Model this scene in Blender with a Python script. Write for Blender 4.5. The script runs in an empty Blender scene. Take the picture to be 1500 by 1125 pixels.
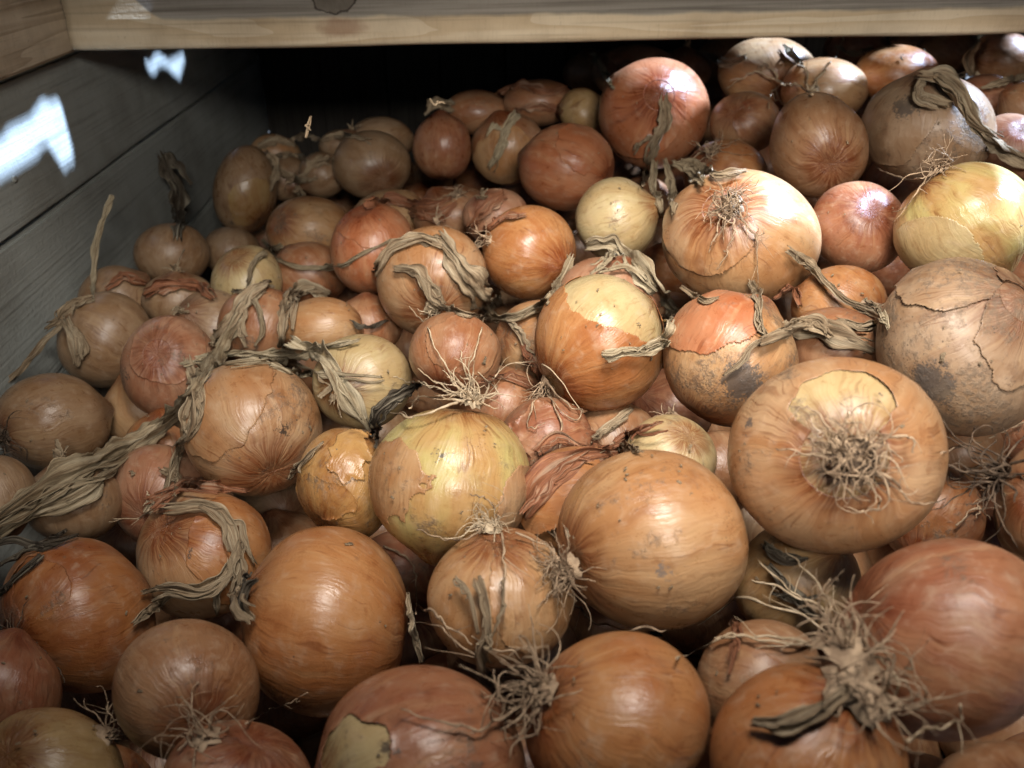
import bpy, math, random
import numpy as np
from mathutils import Vector, Matrix, Euler
# ---------------------------------------------------------------- camera, world, sun, lamp, exposure
S = bpy.context.scene
F = 1150.0; PITCH = 32.0; YAW = -2.0
OFF = Vector((0, 0, 1.0))                       # the camera stands 1 m above the shed floor
cd = bpy.data.cameras.new('camera'); cam = bpy.data.objects.new('camera', cd); S.collection.objects.link(cam)
cam.location = OFF; cam.rotation_euler = (math.radians(90 - PITCH), 0, math.radians(YAW))
cd.sensor_width = 36; cd.lens = 36 * F / 1500; cd.clip_start = .01; cd.clip_end = 100
cd.dof.use_dof = True; cd.dof.focus_distance = .50; cd.dof.aperture_fstop = 9.5
S.camera = cam
CR = cam.rotation_euler.to_matrix(); CRn = np.array(CR)

W = bpy.data.worlds.new('World'); S.world = W; W.use_nodes = True
nt = W.node_tree; bg = nt.nodes['Background']
SUN = Vector((.60, .075, .78)).normalized()      # towards the sun
sky = nt.nodes.new('ShaderNodeTexSky'); sky.sky_type = 'NISHITA'; sky.sun_disc = False
sky.sun_elevation = math.asin(SUN.z); sky.sun_rotation = math.atan2(SUN.x, SUN.y)
nt.links.new(sky.outputs[0], bg.inputs[0]); bg.inputs[1].default_value = .005
sl = bpy.data.lights.new('sun', 'SUN'); sl.energy = 5; sl.angle = math.radians(2.3); sl.color = (.50, .68, 1)
so = bpy.data.objects.new('sun', sl); S.collection.objects.link(so)
so.rotation_euler = SUN.to_track_quat('Z', 'Y').to_euler(); so.location = OFF + SUN * 3
# two added area lamps: one above the open front, a softer one behind the viewer
def area(name, loc, aim, sx, sy, energy, color, spread):
    l = bpy.data.lights.new(name, 'AREA'); l.shape = 'RECTANGLE'; l.size = sx; l.size_y = sy; l.energy = energy; l.color = color; l.spread = math.radians(spread)
    o = bpy.data.objects.new(name, l); S.collection.objects.link(o); o.location = OFF + Vector(loc)
    o.rotation_euler = (Vector(aim) - Vector(loc)).to_track_quat('-Z', 'Y').to_euler()
area('added_top_light', (.07, .13, .42), (.14, .58, -.26), .21, .15, .52, (1, .95, .88), 86)
area('added_front_light', (.10, -.34, .29), (.10, .82, -.09), .24, .15, .40, (1, .95, .87), 78)
S.view_settings.view_transform = 'Standard'; S.view_settings.look = 'None'
S.view_settings.exposure = 2.2; S.view_settings.gamma = 1
S.render.engine = 'CYCLES'
S.cycles.max_bounces = 6; S.cycles.diffuse_bounces = 1; S.cycles.glossy_bounces = 3
S.cycles.transparent_max_bounces = 4

# ---------------------------------------------------------------- helpers
rng = np.random.default_rng(7)
col = S.collection
def unproj(px, py, d):                          # pixel of the 1500x1125 frame and depth -> world
    v = np.array([(px - 750) / F * d, (562.5 - py) / F * d, -d])
    return CRn @ v + np.array(OFF)
def raydir(px, py):
    v = np.array([(px - 750) / F, (562.5 - py) / F, -1.0]); return v / np.linalg.norm(v)
def mesh_obj(name, V, Fc, mat, parent=None, smooth=True, attr=None, loc=None, attr2=None):
    me = bpy.data.meshes.new(name)
    V = np.asarray(V, float)
    if loc is not None: V = V - np.asarray(loc)
    me.from_pydata(V.tolist(), [], Fc)
    if smooth: me.polygons.foreach_set('use_smooth', [True] * len(me.polygons))
    if attr is not None:
        a = me.attributes.new('oc', 'FLOAT_VECTOR', 'POINT'); a.data.foreach_set('vector', np.asarray(attr, 'f').ravel())
    if mat: me.materials.append(mat)
    me.update()
    o = bpy.data.objects.new(name, me); col.objects.link(o)
    if loc is not None: o.location = loc
    if parent is not None:
        o.parent = parent
        o.location = Vector(o.location) - parent.location
    return o
def empty(name, loc):
    o = bpy.data.objects.new(name, None); o.empty_display_size = .02; o.location = loc; col.objects.link(o); return o
def tag(o, label, cat=None, group=None, kind=None):
    if label: o['label'] = label
    if cat: o['category'] = cat
    if group: o['group'] = group
    if kind: o['kind'] = kind
    return o
def smoothstep(a, b, x):
    t = np.clip((x - a) / (b - a), 0, 1); return t * t * (3 - 2 * t)
class SNoise:                                    # cheap smooth noise: a sum of random waves
    def __init__(s, seed, n=14, f=1.0):
        r = np.random.default_rng(seed); s.k = r.normal(size=(n, 3)) * f; s.p = r.uniform(0, 6.28, n); s.n = n
    def __call__(s, P): return np.sin(np.asarray(P) @ s.k.T + s.p).sum(-1) / math.sqrt(s.n / 2) * .7
def resample(P, n):
    P = np.asarray(P, float)
    # catmull-rom through the points
    Q = np.vstack([2 * P[0] - P[1], P, 2 * P[-1] - P[-2]]); m = len(P) - 1
    t = np.linspace(0, m - 1e-6, n); i = t.astype(int); u = (t - i)[:, None]
    a, b, c, d = Q[i], Q[i + 1], Q[i + 2], Q[i + 3]
    return .5 * (2 * b + (c - a) * u + (2 * a - 5 * b + 4 * c - d) * u ** 2 + (3 * b - a - 3 * c + d) * u ** 3)
def tube(P, R, sides=5):                         # P (n,3), R (n,) -> verts, faces
    n = len(P); T = np.gradient(P, axis=0); T /= np.linalg.norm(T, axis=1)[:, None] + 1e-12
    ref = np.array([0, 0, 1.]) if abs(T[0, 2]) < .9 else np.array([1., 0, 0])
    N = np.cross(T, ref); N /= np.linalg.norm(N, axis=1)[:, None] + 1e-9; B = np.cross(T, N)
    a = np.linspace(0, 2 * math.pi, sides, endpoint=False)
    V = P[:, None] + R[:, None, None] * (np.cos(a)[None, :, None] * N[:, None] + np.sin(a)[None, :, None] * B[:, None])
    V = V.reshape(-1, 3); Fc = []
    for i in range(n - 1):
        for k in range(sides):
            k2 = (k + 1) % sides; Fc.append((i * sides + k, i * sides + k2, (i + 1) * sides + k2, (i + 1) * sides + k))
    Fc.append(tuple(range(sides))[::-1]); Fc.append(tuple(range((n - 1) * sides, n * sides)))
    return V, Fc
class Acc:                                       # gathers shapes into one mesh
    def __init__(s): s.V = []; s.F = []; s.A = []; s.n = 0
    def add(s, V, Fc, A=None):
        s.V.append(V); s.F += [tuple(i + s.n for i in f) for f in Fc]
        s.A.append(A if A is not None else np.zeros((len(V), 3))); s.n += len(V)
    def build(s, name, mat, parent=None, **k):
        return mesh_obj(name, np.vstack(s.V), s.F, mat, parent, attr=np.vstack(s.A), **k)

# ---------------------------------------------------------------- materials
class N:
    def __init__(s, name):
        s.m = bpy.data.materials.new(name); s.m.use_nodes = True; s.t = s.m.node_tree; s.b = s.t.nodes['Principled BSDF']
    def new(s, t, **k):
        n = s.t.nodes.new(t)
        for a, b in k.items(): setattr(n, a, b)
        return n
    def put(s, sock, v):
        if isinstance(v, bpy.types.NodeSocket): s.t.links.new(v, sock)
        elif v is not None:
            if sock.type == 'RGBA' and len(v) == 3: v = (*v, 1)
            sock.default_value = v
    def math(s, op, a, b=None, c=None, clamp=False):
        n = s.new('ShaderNodeMath', operation=op, use_clamp=clamp)
        for i, v in enumerate((a, b, c)): 
            if v is not None: s.put(n.inputs[i], v)
        return n.outputs[0]
    def vmath(s, op, a, b=None, scale=None):
        n = s.new('ShaderNodeVectorMath', operation=op); s.put(n.inputs[0], a)
        if b is not None: s.put(n.inputs[1], b)
        if scale is not None: s.put(n.inputs['Scale'], scale)
        return n.outputs[0]
    def noise(s, v, scale, detail=3, rough=.55, dist=0):
        n = s.new('ShaderNodeTexNoise'); s.put(n.inputs['Vector'], v); s.put(n.inputs['Scale'], scale)
        n.inputs['Detail'].default_value = detail; n.inputs['Roughness'].default_value = rough; n.inputs['Distortion'].default_value = dist
        return n.outputs[0]
    def mix(s, f, a, b, blend='MIX'):
        n = s.new('ShaderNodeMix', data_type='RGBA', blend_type=blend); s.put(n.inputs[0], f); s.put(n.inputs[6], a); s.put(n.inputs[7], b); return n.outputs[2]
    def step(s, x, a, b, lo=0., hi=1.):
        n = s.new('ShaderNodeMapRange', interpolation_type='SMOOTHSTEP'); s.put(n.inputs[0], x); s.put(n.inputs[1], a); s.put(n.inputs[2], b)
        s.put(n.inputs[3], lo); s.put(n.inputs[4], hi); return n.outputs[0]
    def attr(s, name, typ='GEOMETRY', out='Vector'):
        n = s.new('ShaderNodeAttribute', attribute_name=name, attribute_type=typ); return n.outputs[out]
    def comb(s, x, y, z):
        n = s.new('ShaderNodeCombineXYZ')
        for i, v in enumerate((x, y, z)): s.put(n.inputs[i], v)
        return n.outputs[0]
    def bump(s, h, strength, dist, normal=None):
        n = s.new('ShaderNodeBump'); s.put(n.inputs['Height'], h); n.inputs['Strength'].default_value = strength; n.inputs['Distance'].default_value = dist
        if normal is not None: s.put(n.inputs['Normal'], normal)
        return n.outputs[0]
def rgb2(a, k): return tuple(x * k for x in a)

def onion_material():
    n = N('onion_skin'); oc = n.attr('oc'); 
    cA = n.attr('tint_a', 'OBJECT', 'Color'); cB = n.attr('tint_b', 'OBJECT', 'Color')
    dirt = n.attr('dirt', 'OBJECT', 'Fac'); dull = n.attr('dull', 'OBJECT', 'Fac'); seed = n.attr('seed', 'OBJECT', 'Fac')
    sv = n.comb(seed, n.math('MULTIPLY', seed, .37), n.math('MULTIPLY', seed, -.71))
    P = n.vmath('ADD', oc, sv)
    warpn = n.new('ShaderNodeTexNoise'); n.put(warpn.inputs['Vector'], P); warpn.inputs['Scale'].default_value = 1.6
    warp = n.vmath('SCALE', n.vmath('SUBTRACT', warpn.outputs['Color'], (.5, .5, .5)), scale=.35)
    ow = n.vmath('ADD', oc, warp)
    sx = n.new('ShaderNodeSeparateXYZ'); n.put(sx.inputs[0], ow)
    x, y, z = sx.outputs
    rho = n.math('SQRT', n.math('ADD', n.math('ADD', n.math('MULTIPLY', x, x), n.math('MULTIPLY', y, y)), .004))
    cx = n.math('DIVIDE', x, rho); cy = n.math('DIVIDE', y, rho)
    def vein(k, kz):
        return n.vmath('ADD', n.comb(n.math('MULTIPLY', cx, k), n.math('MULTIPLY', cy, k), n.math('MULTIPLY', z, kz)), sv)
    v1 = n.noise(vein(1.6, .6), 1, 3); v2 = n.noise(vein(6, .9), 1, 3, .6); v3 = n.noise(vein(22, 2.2), 1, 2, .6)
    so = n.new('ShaderNodeSeparateXYZ'); n.put(so.inputs[0], oc); zo = so.outputs[2]
    big = n.noise(P, 1.1, 2)
    f = n.step(n.math('ADD', n.math('MULTIPLY', v1, .65), n.math('MULTIPLY', big, .45)), .42, .66)
    c = n.mix(f, cA, cB)
    # streaks: darker and paler strokes along the meridians
    c = n.mix(n.step(v2, .52, .76, 0, .36), c, n.mix(1, c, (.50, .32, .22), 'MULTIPLY'))
    c = n.mix(n.step(v2, .46, .30, 0, .26), c, n.mix(.5, c, (.74, .50, .26)))
    c = n.mix(n.step(v3, .55, .75, 0, .30), c, n.mix(1, c, (.55, .36, .25), 'MULTIPLY'))
    # thin dark veins
    vl = n.noise(vein(4.2, .35), 1, 1, .5); line = n.math('ABSOLUTE', n.math('SUBTRACT', vl, .5))
    gate = n.step(n.noise(P, 2.3, 1), .5, .62)
    c = n.mix(n.math('MULTIPLY', n.step(line, .016, .003, 0, .55), gate), c, n.mix(1, c, (.42, .25, .16), 'MULTIPLY'))
    # papery mottling
    mot = n.noise(n.vmath('ADD', P, warp), 5, 5, .65)
    c = n.mix(n.step(mot, .50, .74, 0, .5), c, n.mix(.55, c, (.60, .44, .30)))
    c = n.mix(n.step(mot, .44, .26, 0, .5), c, n.mix(1, c, (.60, .42, .32), 'MULTIPLY'))
    # reddening and streaks at both poles
    az = n.math('ABSOLUTE', zo); pole = n.step(n.math('ADD', az, n.math('MULTIPLY', v2, .22)), .86, 1.08)
    c = n.mix(n.math('MULTIPLY', pole, n.step(v3, .35, .6, .35, .95)), c, n.mix(1, c, (.45, .22, .12), 'MULTIPLY'))
    # earth and mould
    d1 = n.noise(P, 1.5, 2, .5); d2 = n.noise(P, 9, 6, .72)
    dm = n.math('ADD', n.math('MULTIPLY', d1, 1.0), n.math('MULTIPLY', d2, .9))
    thr = n.math('SUBTRACT', 1.155, n.math('MULTIPLY', dirt, .30))
    D = n.math('MULTIPLY', n.step(n.math('SUBTRACT', dm, thr), 0, .22), n.step(n.noise(P, 16, 4, .7), .36, .60))
    c = n.mix(n.math('MULTIPLY', D, .80), c, n.mix(n.noise(P, 20, 2), (.085, .055, .034), (.20, .145, .10)))
    vo = n.new('ShaderNodeTexVoronoi'); n.put(vo.inputs['Vector'], P); vo.inputs['Scale'].default_value = 11
    spk = n.math('MULTIPLY', n.step(vo.outputs['Distance'], .16, .07), n.step(n.noise(P, 3.1, 1), n.math('SUBTRACT', .74, n.math('MULTIPLY', dirt, .22)), n.math('SUBTRACT', .78, n.math('MULTIPLY', dirt, .2))))
    c = n.mix(n.math('MULTIPLY', spk, .8), c, (.07, .045, .03))
    vp = n.new('ShaderNodeTexVoronoi'); n.put(vp.inputs['Vector'], n.vmath('ADD', P, n.vmath('SCALE', warp, scale=.6))); vp.inputs['Scale'].default_value = 26
    reg = n.step(n.noise(P, 1.9, 3, .6), n.math('SUBTRACT', .64, n.math('MULTIPLY', dirt, .16)), n.math('SUBTRACT', .74, n.math('MULTIPLY', dirt, .16)))
    pit = n.math('MULTIPLY', n.step(n.math('ADD', vp.outputs['Distance'], n.math('MULTIPLY', mot, .5)), .50, .36), reg)
    c = n.mix(n.math('MULTIPLY', pit, .85), c, (.05, .028, .016))
    stain = n.math('MULTIPLY', n.step(n.noise(n.vmath('ADD', P, (3, 1, 7)), 2.6, 5, .65), .54, .70, 0, .55), n.math('ADD', .35, dirt, clamp=True))
    c = n.mix(stain, c, n.mix(1, c, (.45, .33, .26), 'MULTIPLY'))
    # one patch of black mould or grey scar, where the onion has one
    sp = n.attr('spot', 'OBJECT', 'Vector'); sr = n.attr('spot_size', 'OBJECT', 'Fac')
    dv = n.new('ShaderNodeVectorMath', operation='DISTANCE'); n.put(dv.inputs[0], oc); n.put(dv.inputs[1], sp)
    q = n.math('SUBTRACT', sr, dv.outputs['Value']); brk = n.noise(P, 13, 5, .75); br2 = n.noise(P, 34, 3, .7)
    mould = n.math('MULTIPLY', n.step(n.math('ADD', n.math('MULTIPLY', q, 1.6), n.math('SUBTRACT', n.math('ADD', brk, n.math('MULTIPLY', br2, .6)), 1.0)), .0, .10), n.step(q, -.12, .0))
    c = n.mix(n.math('MULTIPLY', mould, .9), c, n.mix(n.attr('spot_grey', 'OBJECT', 'Fac'), (.03, .022, .018), (.22, .17, .14)))
    # dust film on dull ones
    dust = n.math('MULTIPLY', dull, n.step(n.noise(P, 2.4, 4, .6), .40, .70, .03, .40))
    c = n.mix(dust, c, (.33, .235, .15))
    n.put(n.b.inputs['Base Color'], c)
    r = n.math('ADD', n.math('ADD', .27, n.math('MULTIPLY', dull, .22)), n.math('MULTIPLY', n.math('SUBTRACT', mot, .5), .6))
    r = n.math('ADD', r, n.math('MULTIPLY', D, .3), clamp=True)
    n.put(n.b.inputs['Roughness'], r)
    n.b.inputs['IOR'].default_value = 1.45
    n.b.inputs['Coat Weight'].default_value = .16; n.b.inputs['Coat Roughness'].default_value = .3
    n.b.inputs['Subsurface Weight'].default_value = 0
    hh = n.math('ADD', n.math('ADD', n.math('MULTIPLY', v3, .5), n.math('MULTIPLY', v2, .9)), n.math('MULTIPLY', mot, .7))
    hh = n.math('ADD', hh, n.math('MULTIPLY', D, .5))
    b1 = n.bump(hh, .55, .0011)
    fine = n.noise(vein(60, 12), 1, 2); b2 = n.bump(fine, .25, .0004, b1)
    n.put(n.b.inputs['Normal'], b2)
    return n.m
def leaf_material(name, A, B, D, rough=.75, kx=15, trans=.0):
    n = N(name); uv = n.attr('oc'); seed = n.attr('seed', 'OBJECT', 'Fac')
    sx = n.new('ShaderNodeSeparateXYZ'); n.put(sx.inputs[0], uv)
    sv = n.comb(n.math('MULTIPLY', sx.outputs[0], kx), n.math('MULTIPLY', sx.outputs[1], 22), n.math('ADD', sx.outputs[2], seed))
    a = n.noise(sv, 1, 4, .65); b = n.noise(n.vmath('MULTIPLY', sv, (3.2, 1.3, 1)), 1, 3, .6)
    tone = n.noise(n.vmath('MULTIPLY', sv, (.15, .35, 1)), 1, 2)
    g = n.new('ShaderNodeNewGeometry'); big = n.noise(g.outputs['Position'], 60, 3)
    c = n.mix(n.step(a, .36, .64), A, B)
    c = n.mix(n.step(b, .50, .66, 0, .8), c, D)
    c = n.mix(n.step(tone, .50, .66, 0, .75), c, n.mix(1, c, (.42, .34, .27), 'MULTIPLY'))
    c = n.mix(n.step(tone, .46, .34, 0, .5), c, n.mix(.5, c, (.75, .66, .48)))
    c = n.mix(n.step(big, .5, .7, 0, .5), c, n.mix(1, c, (.6, .55, .5), 'MULTIPLY'))
    n.put(n.b.inputs['Base Color'], c); n.b.inputs['Roughness'].default_value = rough
    n.b.inputs['Specular IOR Level'].default_value = .3
    n.put(n.b.inputs['Normal'], n.bump(n.math('ADD', a, n.math('MULTIPLY', b, .6)), .7, .0012))
    return n.m
def root_material(name, A, B):
    n = N(name); g = n.new('ShaderNodeNewGeometry')
    a = n.noise(g.outputs['Position'], 160, 3)
    n.put(n.b.inputs['Base Color'], n.mix(n.step(a, .35, .65), A, B)); n.b.inputs['Roughness'].default_value = .8
    n.b.inputs['Specular IOR Level'].default_value = .25
    n.put(n.b.inputs['Normal'], n.bump(n.noise(g.outputs['Position'], 900, 2), .5, .0005))
    return n.m
def wood_material(name, axis, A, B, D, ring=1.0, stain=None):
    n = N(name); tc = n.new('ShaderNodeTexCoord'); p = tc.outputs['Object']
    sc = {'x': (1.2, 26, 26), 'y': (26, 1.2, 26), 'z': (26, 26, 1.2)}[axis]
    q = n.vmath('MULTIPLY', p, sc)
    w = n.noise(q, ring, 3, .5, .6)
    lines = n.noise(n.vmath('MULTIPLY', p, tuple(v * 9 if v > 2 else v * 3 for v in sc)), 1, 4, .6)
    rings = n.math('FRACT', n.math('MULTIPLY', w, 9)); 
    ring_ = n.step(rings, .15, .95)
    c = n.mix(n.math('MULTIPLY', ring_, .65), A, B)
    c = n.mix(n.step(lines, .5, .72, 0, .6), c, D)
    big = n.noise(p, 9, 4, .6)
    c = n.mix(n.step(big, .42, .7, 0, .6), c, n.mix(1, c, (.62, .58, .54), 'MULTIPLY'))
    g = n.noise(p, 240, 3, .7)
    c = n.mix(n.step(g, .62, .78, 0, .5), c, D)
    if stain: c = stain(n, p, c, lines)
    saw = n.noise(n.vmath('MULTIPLY', p, {'x': (700, 60, 60), 'y': (60, 700, 60), 'z': (60, 60, 700)}[axis]), 1, 2, .6)
    nick = n.step(n.noise(p, 70, 5, .75), .66, .74); c = n.mix(n.math('MULTIPLY', nick, .6), c, D)
    c = n.mix(n.step(saw, .5, .8, 0, .25), c, n.mix(1, c, (.6, .55, .5), 'MULTIPLY'))
    n.put(n.b.inputs['Base Color'], c); n.b.inputs['Roughness'].default_value = .82
    n.b.inputs['Specular IOR Level'].default_value = .25
    n.put(n.b.inputs['Normal'], n.bump(n.math('ADD', n.math('ADD', lines, n.math('MULTIPLY', ring_, .25)), n.math('ADD', n.math('MULTIPLY', g, .6), n.math('SUBTRACT', n.math('MULTIPLY', saw, .5), nick))), .7, .0016))
    return n.m
M = {}
M['skin'] = onion_material()
M['leaf'] = leaf_material('dry_leaf_grey', (.50, .375, .24), (.32, .225, .135), (.10, .07, .045))
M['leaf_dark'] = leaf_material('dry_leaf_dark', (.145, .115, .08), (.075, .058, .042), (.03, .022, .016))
M['leaf_pale'] = leaf_material('dry_leaf_pale', (.62, .51, .34), (.43, .335, .21), (.16, .115, .07))
M['leaf_green'] = leaf_material('dry_leaf_greenish', (.45, .345, .215), (.29, .215, .13), (.10, .076, .05))
M['leaf_red'] = leaf_material('skin_flake_red', (.40, .17, .08), (.27, .10, .05), (.14, .05, .03), .5)
M['root'] = root_material('root_fibre', (.48, .34, .22), (.24, .16, .10))
M['root_pale'] = root_material('root_fibre_pale', (.60, .47, .32), (.40, .29, .18))
M['root_dark'] = root_material('root_fibre_dark', (.15, .10, .065), (.06, .04, .027))

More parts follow.
